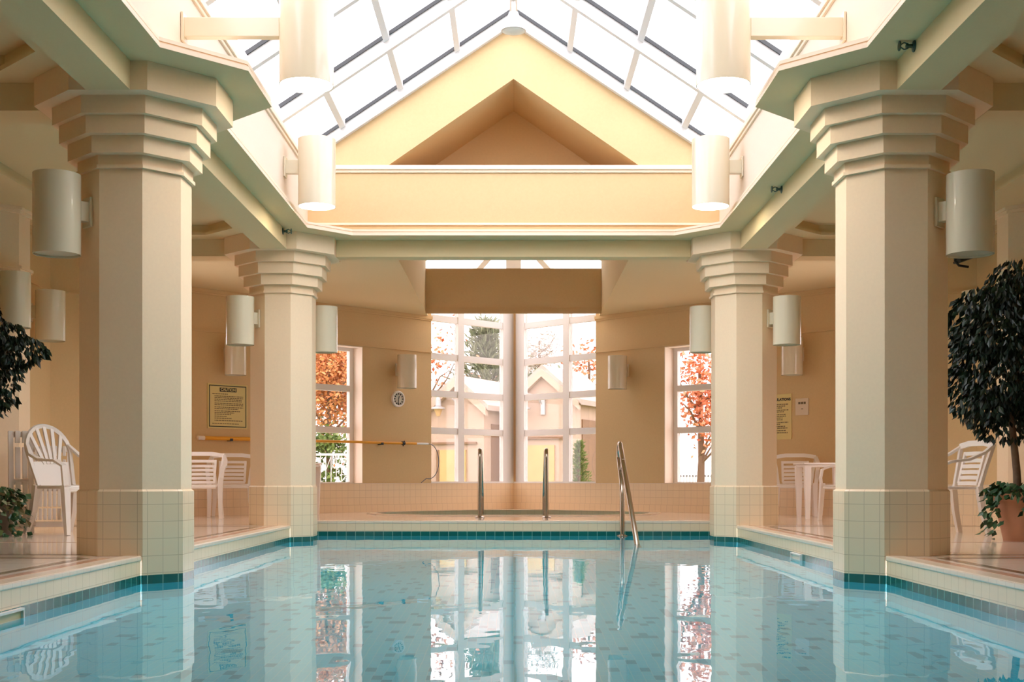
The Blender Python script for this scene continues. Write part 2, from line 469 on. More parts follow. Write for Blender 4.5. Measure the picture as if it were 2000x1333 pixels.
def make_pier(loc, label):
    s_ = 1 if loc[0] > 0 else -1
    octa = lambda w: half(w, s_)
    t = thing('pier', label, 'column', loc, 0, 'engaged piers on the side walls'); t['kind'] = 'thing'
    mb = MB(); mb.prism(octa(CWID), 0.41, ZC-0.06, bottom=False, top=False); mb.build('shaft', M['col'], t)
    mb = MB(); mb.prism(octa(CWID+0.012), 0, 0.417, bottom=False); mb.build('tiled_base', M['tile'], t)
    mb = MB(); mb.prism(octa(0.284), 2.43, 2.45); mb.prism(octa(0.294), 2.45, 2.475); mb.build('neck_moulding', M['col'], t)
    mb = MB(); mb.prism(octa(0.284), ZC-0.06, ZC-0.03); mb.prism(octa(0.30), ZC-0.03, ZC-0.001); mb.build('crown_moulding', M['col'], t)
make_pier((-4.94,11.9,0), 'cream octagonal pier on the left side wall behind the potted tree')
make_pier((4.94,11.9,0), 'cream octagonal pier on the right side wall behind the potted tree')

# ------------------------------------------------------------------ beams
BH = 0.135; AB = 1.2071*0.478 + 0.002
def beam(x0,x1,y0,y1):
    mb = MB(); mb.box(x0,x1,y0,y1,ZS,ZC-0.001); o = struct(mb.build('beam', M['ceil'])); return o
for s in (-1,1):
    for ya, yb in ((-3.0, CY[0]-AB), (CY[0]+AB, CY[1]-AB)):
        beam(s*CXX-BH, s*CXX+BH, ya, yb)
    for yc in CY:
        xs = sorted((s*(CXX+AB), s*(WX-0.002))) if yc < 13 else sorted((s*(CXX+AB), s*4.6))
        beam(xs[0], xs[1], yc-0.145, yc+0.145)
beam(-(CXX-AB), CXX-AB, CY[1]-0.10, CY[1]+0.10)

# ------------------------------------------------------------------ ceiling
A = 1.19; XB = 1.65; XL = 2.08; YLIP = 13.12; YL0 = 5.55
def bump_pts(s):
    yc = CY[0]
    y1 = yc+0.38-A; y2 = (-XB+CXX)-A+yc
    return y1, y2
y1, y2 = bump_pts(1)
y1b, y2b = 2*CY[0]-y1, 2*CY[0]-y2
ch = 0.81*1.4142
yc1 = CY[1]+0.38-ch; xc1 = CXX-ch+0.36
right = [(XL,YL0+0.4),(XL,y1),(XB,y2),(XB,y2b),(XL,y1b),(XL,yc1),(xc1,YLIP)]
left = [(-x,y) for x, y in reversed(right)]
lip = [(XL-0.4,YL0)] + right + left + [(-XL+0.4,YL0)]          # CCW
def coffer(s, ya, yb, xi, xo):
    k = 0.355
    p = [(xi,ya+k),(xi+k,ya),(xo,ya),(xo,yb),(xi+k,yb),(xi,yb-k)]
    p = [(s*x,y) for x, y in p]
    return p if s > 0 else p[::-1]
cof = []
for s in (-1,1):
    cof.append(coffer(s, 3.35, 7.845, 2.84, 4.45)); cof.append(coffer(s, 8.605, 13.10, 2.84, 4.25))
JY = 13.2+(WX-JX)
outl = [(-5.2,-3.2),(5.2,-3.2),(5.2,13.2),(4.9,13.6),(4.9,16.0),(1.33,VC-1.33),(1.33,14.5),(-1.33,14.5),(-1.33,VC-1.33),(-4.9,16.0),(-4.9,13.6),(-5.2,13.2)]
outl = [(-5.2,-3.2),(5.2,-3.2),(5.2,16.2),(1.33,VC-1.33+0.2),(1.33,14.5),(-1.33,14.5),(-1.33,VC-1.33+0.2),(-5.2,16.2)]
cofc = [c if True else c for c in cof]
struct(filled(outl, [lip]+cofc, ZC, 'ceiling', M['ceil']))
for c in cof:
    mb = MB(); n = len(c)
    pts = [Vector(p) for p in c]
    area = sum(c[i][0]*c[(i+1)%n][1]-c[(i+1)%n][0]*c[i][1] for i in range(n))
    if area < 0: c = c[::-1]
    oo = offset(c, 0.035)
    for i in range(n):
        j = (i+1) % n
        mb.quad((*c[i],ZC),(*c[j],ZC),(*c[j],ZC+0.03),(*c[i],ZC+0.03))
        mb.quad((*c[i],ZC+0.03),(*c[j],ZC+0.03),(*oo[j],ZC+0.03),(*oo[i],ZC+0.03))
        mb.quad((*oo[i],ZC+0.03),(*oo[j],ZC+0.03),(*oo[j],ZC+0.11),(*oo[i],ZC+0.11))
    mb.quad(*[(x,y,ZC+0.11) for x, y in oo])
    trim(mb, M['ceil'])
# lip moulding round the skylight opening
mb = MB()
def ring2(inner_d, outer_d, z0, z1):
    a, b = offset(lip, inner_d), offset(lip, outer_d); n = len(lip)
    for i in range(n):
        j = (i+1) % n
        mb.quad((*a[i],z0),(*a[j],z0),(*a[j],z1),(*a[i],z1))
        mb.quad((*a[i],z0),(*a[j],z0),(*b[j],z0),(*b[i],z0))
        mb.quad((*a[i],z1),(*a[j],z1),(*b[j],z1),(*b[i],z1))
ring2(0.0, 0.62, ZC+0.0005, ZC+0.03)
ring2(0.014, 0.62, ZC+0.03, ZC+0.042)
ring2(0.006, 0.62, ZC+0.042, ZL)
trim(mb, M['trim'])

# ------------------------------------------------------------------ skylight well
ZCAP0, ZCAP1 = 3.69, 3.766
for s, nm in ((-1,'left'),(1,'right')):
    xs = sorted((s*XW, s*(XW+0.12)))
    mb = MB(); mb.box(xs[0],xs[1],YG0-0.1,YG+0.1,ZC+0.036,ZCAP0); struct(mb.build('wall_skylight_%s' % nm, M['wellwall']))
    mb = MB()
    xs = sorted((s*(XW-0.018), s*(XW+0.12))); mb.box(xs[0],xs[1],YG0,YG-0.03,ZCAP0,ZCAP0+0.03)
    xs = sorted((s*(XW-0.034), s*(XW+0.12))); mb.box(xs[0],xs[1],YG0,YG-0.03,ZCAP0+0.03,ZCAP1)
    trim(mb, M['trim'], bevel=0.005)
SL = 0.667; ZR = 5.23; ZG = 5.41
def gable(y, hole, name, yback):
    bm = bmesh.new(); es = []
    outer = [(-XW,ZC),(XW,ZC),(XW,ZR-SL*XW),(0,ZR),(-XW,ZR-SL*XW)]
    loops = [outer]+([hole] if hole else [])
    for loop in loops:
        vs = [bm.verts.new((x,y,z)) for x, z in loop]
        es += [bm.edges.new((vs[i], vs[(i+1) % len(vs)])) for i in range(len(vs))]
    bmesh.ops.triangle_fill(bm, edges=es, use_beauty=True, use_dissolve=False)
    if hole:
        f = [bm.verts.new((x,y,z)) for x, z in hole]; b = [bm.verts.new((x,yback,z)) for x, z in hole]
        for i in range(3): bm.faces.new((f[i],f[(i+1)%3],b[(i+1)%3],b[i]))
        bm.faces.new(b)
    # closing slab behind
    if True:
        vv = [bm.verts.new((x,y+(0.1 if y > 5 else -0.1),z)) for x, z in [(-XW-0.12,ZC),(XW+0.12,ZC),(XW+0.12,ZG-SL*(XW+0.12)),(0,ZG),(-XW-0.12,ZG-SL*(XW+0.12))]]
        if not hole: bm.faces.new(vv)
    me = bpy.data.meshes.new(name); bm.to_mesh(me); bm.free(); me.materials.append(M['wall']); finish(me)
    o = bpy.data.objects.new(name, me); COL.objects.link(o); return struct(o)
gable(YG, [(-1.317,ZCAP1),(1.317,ZCAP1),(0,4.676)], 'wall_gable_back', 14.35)
gable(YG0, None, 'wall_gable_front', 0)  # unseen skylight end, placed to keep light off the near column fronts
mb = MB()
mb.box(-XW+0.002,XW-0.002,YG-0.018,YG-0.0005,ZCAP0,ZCAP0+0.03); mb.box(-XW+0.002,XW-0.002,YG-0.034,YG-0.0005,ZCAP0+0.03,ZCAP1)
trim(mb, M['trim'], bevel=0.005)
mb = MB(); mb.box(-XW+0.002,XW-0.002,YG-0.02,YG-0.0005,3.14,3.165); trim(mb, M['trim'], bevel=0.005)

# skylight: rafters, purlins, ridge, glass
sky = bpy.data.objects.new('window_1', None); COL.objects.link(sky); struct(sky)
tag(sky, 'long gabled glass skylight over the swimming pool', 'skylight', kind='structure')
def zr(x, base): return base - SL*abs(x)
XE = XW+0.10
rafY = [13.12-1.45*k for k in range(7) if 13.12-1.45*k > 5.6]
for yf in rafY:
    for s in (-1,1):
        mb = MB()
        mb.extr([(0,yf,ZR),(s*XE,yf,zr(XE,ZR)),(s*XE,yf,zr(XE,ZG)-0.012),(0,yf,ZG-0.012)], (0,0.07,0))
        mb.build('rafter', M['alu'], sky)
        mb = MB()
        mb.extr([(0,yf-0.022,ZG-0.05),(s*XE,yf-0.022,zr(XE,ZG)-0.05),(s*XE,yf-0.022,zr(XE,ZG)-0.012),(0,yf-0.022,ZG-0.012)], (0,0.021,0))
        mb.build('gasket', M['gasket'], sky)
for s in (-1,1):
    for xp in (0.585,1.175,1.775):
        mb = MB(); x0, x1 = xp-0.026, xp+0.026
        mb.extr([(s*x0,YG0,zr(x0,ZG)-0.085),(s*x1,YG0,zr(x1,ZG)-0.085),(s*x1,YG0,zr(x1,ZG)-0.012),(s*x0,YG0,zr(x0,ZG)-0.012)], (0,YG-YG0,0))
        mb.build('purlin', M['alu'], sky)
    mb = MB(); xs = sorted((s*(XW-0.01), s*XE)); mb.box(xs[0],xs[1],YG0,YG,ZCAP1,zr(XE,ZG)-0.01); mb.build('eave_rail', M['alu'], sky)
    mb = MB(); x1 = XE+0.15
    mb.quad((0,YG0-0.1,ZG),(s*x1,YG0-0.1,zr(x1,ZG)),(s*x1,YG+0.3,zr(x1,ZG)),(0,YG+0.3,ZG)); mb.build('glass', M['roofglass'], sky)
mb = MB(); mb.box(-0.04,0.04,YG0,YG,ZG-0.26,ZG-0.02); mb.build('ridge_beam', M['alu'], sky)
# end upstand above the gable wall
mb = MB()
for s in (-1,1):
    mb.extr([(0,YG,ZR),(s*XE,YG,zr(XE,ZR)),(s*XE,YG,zr(XE,ZG)),(0,YG,ZG)], (0,0.1,0))
mb.build('end_upstand', M['alu'], sky)

# ------------------------------------------------------------------ walls
def wall_panel(name, p0, p1, z0, z1, th, holes, mat=None):
    """vertical panel from p0 to p1 with its room side on the left of p1->p0; th = thickness outward; holes=(u0,u1,z0,z1)"""
    p0, p1 = Vector((*p0,0)), Vector((*p1,0)); L = (p1-p0).length; d = (p1-p0)/L
    nrm = Vector((-d.y, d.x, 0))*th
    us = sorted({0,L,*[h[0] for h in holes],*[h[1] for h in holes]}); zs = sorted({z0,z1,*[h[2] for h in holes],*[h[3] for h in holes]})
    mb = MB()
    def P(u,z,o=0): return p0+d*u+Vector((0,0,z))+nrm*o
    def inh(u,z): return any(h[0] < u < h[1] and h[2] < z < h[3] for h in holes)
    for i in range(len(us)-1):
        for j in range(len(zs)-1):
            if inh((us[i]+us[i+1])/2,(zs[j]+zs[j+1])/2): continue
            for o in (0,1):
                mb.quad(P(us[i],zs[j],o),P(us[i+1],zs[j],o),P(us[i+1],zs[j+1],o),P(us[i],zs[j+1],o))
    for h in holes:
        u0,u1,a,b = h
        mb.quad(P(u0,a),P(u0,b),P(u0,b,1),P(u0,a,1))
        if u1 < L-1e-3: mb.quad(P(u1,a),P(u1,b),P(u1,b,1),P(u1,a,1))
        mb.quad(P(u0,a),P(u1,a),P(u1,a,1),P(u0,a,1)); mb.quad(P(u0,b),P(u1,b),P(u1,b,1),P(u0,b,1))
    # outer rim
    mb.quad(P(0,z0),P(0,z1),P(0,z1,1),P(0,z0,1)); mb.quad(P(0,z1),P(L,z1),P(L,z1,1),P(0,z1,1))
    o = mb.build(name, mat or M['wall'], recalc=False)
    return struct(o)
R2 = math.sqrt(2)
SILL = 0.417
VL = JX*R2
NW = (3.0, 2.235, SILL, 2.45)       # narrow window |x| outer, inner, z0, z1
CWX = 1.28; CWZ = 3.56
def vholes():
    u = lambda x: (JX-x)*R2
    return [(u(NW[0]),u(NW[1]),NW[2],NW[3]), (u(CWX),VL,SILL,CWZ)]
ZT = 3.60
wall_panel('wall_back_left', (-JX,VC-JX), (0,VC), -0.02, ZT, 0.31, vholes())
# mirrored: build right with u measured from the corner
hr = []
for (a,b,c,d2) in vholes(): hr.append((VL-b if b < VL-1e-3 else 0, VL-a, c, d2))
def wall_panel_r():
    o = wall_panel('wall_back_right', (0,VC), (JX,VC-JX), -0.02, ZT, 0.31, hr)
    return o
wall_panel_r()
def side(s):
    nm = 'left' if s < 0 else 'right'
    pts = [(s*WX,-3.0),(s*WX,13.2),(s*JX,13.2+WX-JX),(s*JX,VC-JX)]
    mb = MB()
    # side windows in front of the picture, out of frame
    hs = []
    def q(a, b, z0, z1): mb.quad((*a,z0),(*b,z0),(*b,z1),(*a,z1))
    if True:
        y = -3.0
        for (h0,h1) in hs:
            q((s*WX,y),(s*WX,h0),-0.02,3.3); q((s*WX,h0),(s*WX,h1),-0.02,SILL); q((s*WX,h0),(s*WX,h1),2.45,3.3)
            for yy in (h0,h1): mb.quad((s*WX,yy,SILL),(s*WX,yy,2.45),(s*(WX+0.3),yy,2.45),(s*(WX+0.3),yy,SILL))
            mb.quad((s*WX,h0,SILL),(s*WX,h1,SILL),(s*(WX+0.3),h1,SILL),(s*(WX+0.3),h0,SILL))
            mb.quad((s*WX,h0,2.45),(s*WX,h1,2.45),(s*(WX+0.3),h1,2.45),(s*(WX+0.3),h0,2.45))
            y = h1
        q((s*WX,y),(s*WX,13.2),-0.02,3.3)
    q(pts[1],pts[2],-0.02,3.3)
    h0, h1, X = 14.4, 15.5, s*JX  # added window opening, unseen, brings fill light onto the far walls
    q(pts[2],(X,h0),-0.02,3.3); q((X,h1),pts[3],-0.02,3.3); q((X,h0),(X,h1),-0.02,SILL); q((X,h0),(X,h1),2.42,3.3)
    Xo = s*(JX+0.25)
    for yy in (h0,h1): mb.quad((X,yy,SILL),(X,yy,2.42),(Xo,yy,2.42),(Xo,yy,SILL))
    for zz in (SILL,2.42): mb.quad((X,h0,zz),(X,h1,zz),(Xo,h1,zz),(Xo,h0,zz))
    w = bpy.data.objects.new('window_%d' % (7 if s < 0 else 8), None); COL.objects.link(w); struct(w)
    tag(w, 'white window added for fill light in the far aisle, hidden behind the %s near column' % nm, 'window', kind='structure')
    fb = MB(); xs = sorted((s*(JX+0.15), s*(JX+0.22)))
    for a, b in ((h0+0.002,h0+0.07),(h1-0.07,h1-0.002),((h0+h1)/2-0.035,(h0+h1)/2+0.035)): fb.box(xs[0],xs[1],a,b,SILL+0.002,2.418)
    for a, b in ((SILL+0.002,SILL+0.07),(2.35,2.418),(1.2,1.27),(1.8,1.87)): fb.box(xs[0]+0.005,xs[1]-0.005,h0+0.07,h1-0.07,a,b)
    fb.build('frame', M['white'], w)
    fb = MB(); fb.quad((s*(JX+0.185),h0,SILL),(s*(JX+0.185),h1,SILL),(s*(JX+0.185),h1,2.42),(s*(JX+0.185),h0,2.42)); fb.build('pane', M['glass'], w)
    return struct(mb.build('wall_%s' % nm, M['wall'], recalc=False))
side(-1); side(1)
mb = MB(); mb.quad((-5,-3,-0.02),(5,-3,-0.02),(5,-3,3.3),(-5,-3,3.3)); struct(mb.build('wall_front', plain('dark_unseen_wall', (0.26,0.16,0.08), 0.6), recalc=False))  # unseen wall, dark brown invented to cut bounced light on column fronts

# mouldings, wainscot, baseboards along the walls
def along(segs, prof, mat, nm=None):
    """segs: list of polylines [(x,y)...] with the room on their right-hand normal n=(d.y,-d.x); prof: (proj,z0,z1)"""
    mb = MB()
    for pl in segs:
        P = [Vector(p) for p in pl]
        nn = []
        for i in range(len(P)):
            ds = []
            if i > 0: ds.append((P[i]-P[i-1]).normalized())
            if i < len(P)-1: ds.append((P[i+1]-P[i]).normalized())
            ns = [Vector((d.y,-d.x)) for d in ds]
            if len(ns) == 1: nn.append(ns[0])
            else: nn.append((ns[0]+ns[1])/(1+ns[0].dot(ns[1])))
        for proj, z0, z1 in prof:
            for i in range(len(P)-1):
                a, b = P[i], P[i+1]; c, d = b+nn[i+1]*proj, a+nn[i]*proj
                a2, b2 = a-nn[i]*0.0, b-nn[i+1]*0.0
                vs = [(*a2,z0),(*b2,z0),(*c,z0),(*d,z0),(*a2,z1),(*b2,z1),(*c,z1),(*d,z1)]
                mb.add(vs, [(0,1,2,3),(4,5,6,7),(3,2,6,7),(0,3,7,4),(1,2,6,5)])
    if nm: return struct(mb.build(nm, mat))
    return trim(mb, mat)
def vx(x): return (x, VC-abs(x))
Lpoly = [(-WX,6.0),(-WX,13.2),(-JX,13.2+WX-JX),(-JX,VC-JX)]
segL = [Lpoly + [vx(-CWX)]]
segR = [[(-x,y) for x, y in reversed(pl)] for pl in segL]
along(segL, [(0.02,ZC-0.075,ZC-0.05),(0.035,ZC-0.05,ZC-0.002)], M['wall'])
along(segR, [(0.02,ZC-0.075,ZC-0.05),(0.035,ZC-0.05,ZC-0.002)], M['wall'])
along(segL, [(0.022,2.455,2.475),(0.012,2.475,2.49)], M['wall'])
along(segR, [(0.022,2.455,2.475),(0.012,2.475,2.49)], M['wall'])
fullL = [Lpoly + [vx(0)]]; fullR = [[(-x,y) for x, y in reversed(pl)] for pl in fullL]
along(fullL, [(0.012,0.09,SILL)], M['tile']); along(fullR, [(0.012,0.09,SILL)], M['tile'])
along(fullL, [(0.03,0.0,0.11)], M['tile'], 'baseboard_left'); along(fullR, [(0.03,0.0,0.11)], M['tile'], 'baseboard_right')
along(fullL, [(0.02,SILL,SILL+0.012)], M['coping']); along(fullR, [(0.02,SILL,SILL+0.012)], M['coping'])

# ------------------------------------------------------------------ spa well, lintel and glazed corner roof
YLN = 19.14; ZH = 4.60
for s, nm in ((-1,'left'),(1,'right')):
    mb = MB(); xs = sorted((s*1.33, s*1.43)); mb.box(xs[0],xs[1],14.42,YLN,ZC+0.002,ZH); mb.box(xs[0],xs[1],YLN,VC-1.33+0.25,ZC+0.002,3.70)
    struct(mb.build('wall_spa_%s' % nm, M['ceil']))
mb = MB(); mb.box(-1.33,1.33,14.42,14.5,ZC+0.002,ZH); struct(mb.build('wall_spa_front', M['ceil']))
mb = MB(); mb.quad((-1.43,14.42,ZH),(1.43,14.42,ZH),(1.43,YLN,ZH),(-1.43,YLN,ZH)); struct(mb.build('ceiling_spa', M['ceil']))
mb = MB(); mb.box(-1.328,1.328,19.08,19.2,ZC,3.68); struct(mb.build('wall_lintel', M['wall']))
mb = MB(); mb.box(-1.328,1.328,19.06,19.08,ZC,ZC+0.035); mb.box(-1.328,1.328,19.05,19.08,ZC-0.03,ZC); trim(mb, M['wall'])
P2 = 0.4716; Z2 = 3.60
def zroof(x, y): return Z2 + P2*(VC-abs(x)-y)
mb = MB(); mb.quad((-1.43,YLN,zroof(1.43,YLN)),(0,YLN,zroof(0,YLN)),(1.43,YLN,zroof(1.43,YLN)),(1.43,YLN,ZH),(-1.43,YLN,ZH)); struct(mb.build('wall_spa_gable', M['ceil']))
sk2 = bpy.data.objects.new('window_2', None); COL.objects.link(sk2); struct(sk2)
tag(sk2, 'sloping glass roof of the corner bay seen above the brown lintel', 'skylight', kind='structure')
for s in (-1,1):
    mb = MB(); P = [(0,YLN),(s*1.6,YLN),(s*1.6,VC-1.6+0.15),(0,VC+0.15)]
    mb.quad(*[(x,y,zroof(x,y)+0.03) for x, y in P]); mb.build('glass', M['roofglass'], sk2)
    mb = MB()
    for u in (0.80,):
        a = Vector((s*u,VC-u,Z2-0.02)); L = min(u,0.88); b = a+Vector((-s*L,-L,2*L*P2))
        mb.ribbon([a,b],(-s*P2,-P2,-1),0.06,0.13)
    mb.build('glazing_bar', M['white'], sk2)
mb = MB(); mb.ribbon([(0,VC,Z2-0.02),(0,YLN,zroof(0,YLN)-0.02)],(1,0,0),0.24,0.07); mb.build('hip_bar', M['white'], sk2)

# ------------------------------------------------------------------ windows in the far wall
def frame_of(s, off):
    """local frame on the V wall: origin at the corner, d along the wall away from the corner, n outward"""
    d = Vector((s/R2,-1/R2,0)); n = Vector((s/R2,1/R2,0))
    return Vector((0,VC,0)), d, n
def wall_box(mb, s, u0, u1, o0, o1, z0, z1):
    O, d, n = frame_of(s, 0)
    vs = []
    for z in (z0,z1):
        for u, o in ((u0,o0),(u1,o0),(u1,o1),(u0,o1)):
            p = O+d*u+n*o; vs.append((p.x,p.y,z))
    mb.add(vs, [(0,3,2,1),(4,5,6,7),(0,1,5,4),(1,2,6,5),(2,3,7,6),(3,0,4,7)])
def vwin(s, idx, label):
    w = bpy.data.objects.new('window_%d' % idx, None); COL.objects.link(w); struct(w); tag(w, label, 'window', kind='structure')
    mb = MB(); L = CWX*R2+0.1
    o0, o1 = 0.05, 0.14
    wall_box(mb, s, -0.075, 0.19, o0, o1, SILL+0.03, CWZ)
    for u in (1.13,): wall_box(mb, s, u-0.065, u+0.065, o0, o1, SILL+0.03, CWZ)
    wall_box(mb, s, L-0.05, L+0.02, o0, o1, SILL+0.03, CWZ)
    for z in (1.25,1.835,2.42,3.02): wall_box(mb, s, 0.05, L, o0+0.012, o1-0.01, z-0.05, z+0.05)
    wall_box(mb, s, 0.0, L, 0.004, o1, SILL+0.001, SILL+0.035)
    wall_box(mb, s, 0.05, L, o0, o1, CWZ-0.06, CWZ-0.002)
    mb.build('frame', M['white'], w)
    mb = MB(); wall_box(mb, s, 0.05, L, 0.095, 0.099, SILL+0.03, CWZ-0.01)
    mb.build('pane', M['glass'], w)
vwin(-1, 3, 'left half of the white corner window behind the spa')
vwin(1, 4, 'right half of the white corner window behind the spa')
def nwin(s, idx, label):
    w = bpy.data.objects.new('window_%d' % idx, None); COL.objects.link(w); struct(w); tag(w, label, 'window', kind='structure')
    u0, u1 = NW[1]*R2, NW[0]*R2
    mb = MB(); o0, o1 = 0.20, 0.27
    wall_box(mb, s, u0+0.002, u0+0.085, o0, o1, SILL, NW[3]-0.002); wall_box(mb, s, u1-0.085, u1-0.002, o0, o1, SILL, NW[3]-0.002)
    for z in (1.215,1.835): wall_box(mb, s, u0+0.08, u1-0.08, o0-0.005, o1, z-0.045, z+0.045)
    wall_box(mb, s, u0+0.08, u1-0.08, o0, o1, NW[3]-0.06, NW[3]-0.002); wall_box(mb, s, u0+0.08, u1-0.08, o0, o1, SILL+0.001, SILL+0.03)
    mb.build('frame', M['white'], w)
    mb = MB(); wall_box(mb, s, u0+0.08, u1-0.08, 0.235, 0.239, SILL+0.02, NW[3]-0.01); mb.build('pane', M['glass'], w)
    mb = MB(); wall_box(mb, s, u0+0.001, u1-0.001, 0.002, 0.20, SILL+0.001, SILL+0.015); mb.build('sill', M['coping'], w)
    mb = MB()
    wall_box(mb, s, u0+0.0005, u0+0.012, -0.004, 0.199, SILL+0.016, NW[3]-0.001); wall_box(mb, s, u1-0.012, u1-0.0005, -0.004, 0.199, SILL+0.016, NW[3]-0.001); wall_box(mb, s, u0+0.013, u1-0.013, -0.004, 0.199, NW[3]-0.012, NW[3]-0.001)
    mb.build('jamb_lining', M['lining'], w)
nwin(-1, 5, 'narrow left window with orange trees outside, behind the far left column')
nwin(1, 6, 'narrow right window with a red maple outside, behind the far right column')

# ------------------------------------------------------------------ cylinder lamps
def make_lamp(loc, mount, R, Hh, label, group, lit, arm_h=0.125):
    """loc: cylinder centre; mount: point on the mounting surface (x,y); arm at height dz"""
    dx, dy = mount[0]-loc[0], mount[1]-loc[1]; d = math.hypot(dx,dy)
    t = thing('wall_sconce', label, 'lamp', loc, math.atan2(-dx,dy), group)
    hh = Hh/2; th = 0.006
    mb = MB(); mb.lathe([(R-th,-hh+0.03),(R-th,-hh),(R,-hh),(R,hh),(R-th,hh),(R-th,hh-0.03)], 48); sh = mb.build('shade', M['lamp'], t, smooth=True)
    mb = MB(); rr = R-th-0.0005; mb.lathe([(0.0001,-hh+0.012),(rr,-hh+0.012),(rr,-hh+0.03)], 40); mb.build('lens', M['lit'] if lit else M['lampin'], sh)
    mb = MB(); mb.lathe([(0.0001,hh-0.02),(rr,hh-0.02)], 40); mb.build('top_cap', M['lamp'], sh)
    az = 0.04 if not lit else 0.055
    mb = MB(); mb.box(-0.035,0.035,R-0.004,d-0.018,az-arm_h/2,az+arm_h/2); am = mb.build('arm', M['lamp'], t, bevel=0.004)
    mb = MB(); mb.box(-0.055,0.055,d-0.02,d-0.002,az-arm_h*0.75,az+arm_h*0.75); mb.build('mounting_plate', M['lamp'], am, bevel=0.004)
    return t
def sky_lamp(s, cx, y, label):
    make_lamp((s*cx,y,3.36), (s*XW,y), 0.175, 0.63, label, 'lit cylinder lamps under the skylight', True)
sky_lamp(-1, 1.346, 8.2, 'large lit white cylinder lamp on a long arm at upper left')
sky_lamp(1, 1.365, 8.2, 'large lit white cylinder lamp on a long arm at upper right')
sky_lamp(-1, 1.846, 11.84, 'smaller-looking lit cylinder lamp beside the left end of the gable wall')
sky_lamp(1, 1.85, 11.84, 'smaller-looking lit cylinder lamp beside the right end of the gable wall')
SR, SH, SZ, SD = 0.1435, 0.50, 2.13, 0.212
GS = 'unlit cylinder wall lamps'
def col_lamp(ci, s, dirx, diry, label):
    cx, cy = s*CXX, CY[ci]; ap = 1.2071*CWID
    fx, fy = cx+dirx*ap/R2, cy+diry*ap/R2
    make_lamp((fx+dirx*SD/R2, fy+diry*SD/R2, SZ), (fx,fy), SR, SH, label, GS, False)
col_lamp(0,-1,-1,-1,'cream cylinder lamp mounted on the nearest left column')
col_lamp(0,1,1,-1,'cream cylinder lamp mounted on the nearest right column')
col_lamp(1,-1,-1,-1,'cream cylinder lamp on the outer side of the far left column')
col_lamp(1,1,1,-1,'cream cylinder lamp on the outer side of the far right column')
col_lamp(1,-1,1,1,'cream cylinder lamp half hidden behind the pool side of the far left column')
col_lamp(1,1,-1,1,'cream cylinder lamp half hidden behind the pool side of the far right column')
def vlamp(px, z, label):
    s = -1 if px < CX else 1
    k = abs(px-CX)/F; off = SD
    # centre on the ray px, at distance off from the wall y = VC-|x|
    Y = (VC-off*R2)/(1+k); X = s*k*Y
    mx, my = X+s*off/R2, Y+off/R2
    make_lamp((X,Y,z), (mx,my), SR, SH, label, GS, False)
vlamp(460, 2.13, 'cream cylinder lamp on the wall above the caution sign')
vlamp(1547, 2.13, 'cream cylinder lamp on the wall above the regulations sign')
vlamp(795, 2.11, 'cream cylinder lamp on the wall above the round clock')
vlamp(1206, 2.10, 'cream cylinder lamp on the wall right of the corner window')
for s, side_ in ((-1,'left'),(1,'right')):
    ap = 1.2071*CWID; fx, fy = s*4.94-s*ap/R2, 11.9-ap/R2
    make_lamp((fx-s*SD/R2, fy-SD/R2, SZ-0.01), (fx,fy), SR, SH, 'cream cylinder lamp on the %s pier, partly covered by the potted tree' % side_, GS, False)
    make_lamp((s*(WX-SD), 12.63, SZ-0.01), (s*WX,12.63), SR, SH, 'cream cylinder lamp on the %s side wall just past the pier' % side_, GS, False)

# small ridge light
t = thing('pendant_light', 'small white pendant light hanging from the skylight ridge', 'pendant light', (0,12.3,4.84))
mb = MB(); mb.tube([(0,0,0.20),(0,0,0.305)],0.02,12); mb.build('stem', M['white'], t, smooth=True)
mb = MB(); mb.lathe([(0.0001,0.205),(0.045,0.20),(0.055,0.17),(0.056,0.09),(0.0001,0.09)],24); mb.build('socket', M['white'], t, smooth=True)
mb = MB(); mb.lathe([(0.05,0.088),(0.085,0.07),(0.118,0.04),(0.122,0.02),(0.11,0.02),(0.0001,0.035)],32); mb.build('lamp_shade', M['white'], t, smooth=True)
mb = MB(); mb.lathe([(0.0001,-0.01),(0.06,-0.004),(0.108,0.018)],32); mb.build('lens', plain('lens_glass',(0.7,0.72,0.68),0.3), t, smooth=True)

# ------------------------------------------------------------------ sprinklers
def sprinkler(px, py, label):
    s = -1 if px < CX else 1
    x = s*(CXX-BH); Y = abs(x)*F/abs(px-CX); z = H+(HY-py)*Y/F
    t = thing('beam_sprinkler', label, 'sprinkler', (x,Y,z), 0, 'sprinkler heads on the beams')  # fixed to the side face of the beam, not to the ceiling
    d = -s
    mb = MB(); mb.T = Matrix.Rotation(PI/2*d,4,'Y'); mb.lathe([(0.035,0.001),(0.035,0.006),(0.018,0.012),(0.0001,0.012)],20); mb.build('escutcheon', M['bronze'], t)
    mb = MB(); mb.tube([(0.01*d,0,0),(0.05*d,0,0)],0.011,10)
    mb.tube([(0.035*d,0,0.012),(0.06*d,0,0.02),(0.085*d,0,0.004)],0.004,6); mb.tube([(0.035*d,0,-0.012),(0.06*d,0,-0.02),(0.085*d,0,-0.004)],0.004,6); mb.build('body', M['bronze'], t)
    mb = MB(); mb.T = Matrix.Rotation(PI/2*d,4,'Y'); mb.lathe([(0.0001,0.084),(0.028,0.084),(0.028,0.09),(0.0001,0.09)],16); mb.build('deflector', M['bronze'], t)
sprinkler(1786,90,'dark sprinkler head on the beam above the nearest right column')
sprinkler(1527,370,'dark sprinkler head on the right beam between the two columns')
sprinkler(552,452,'dark sprinkler head on the left beam by the far left column')

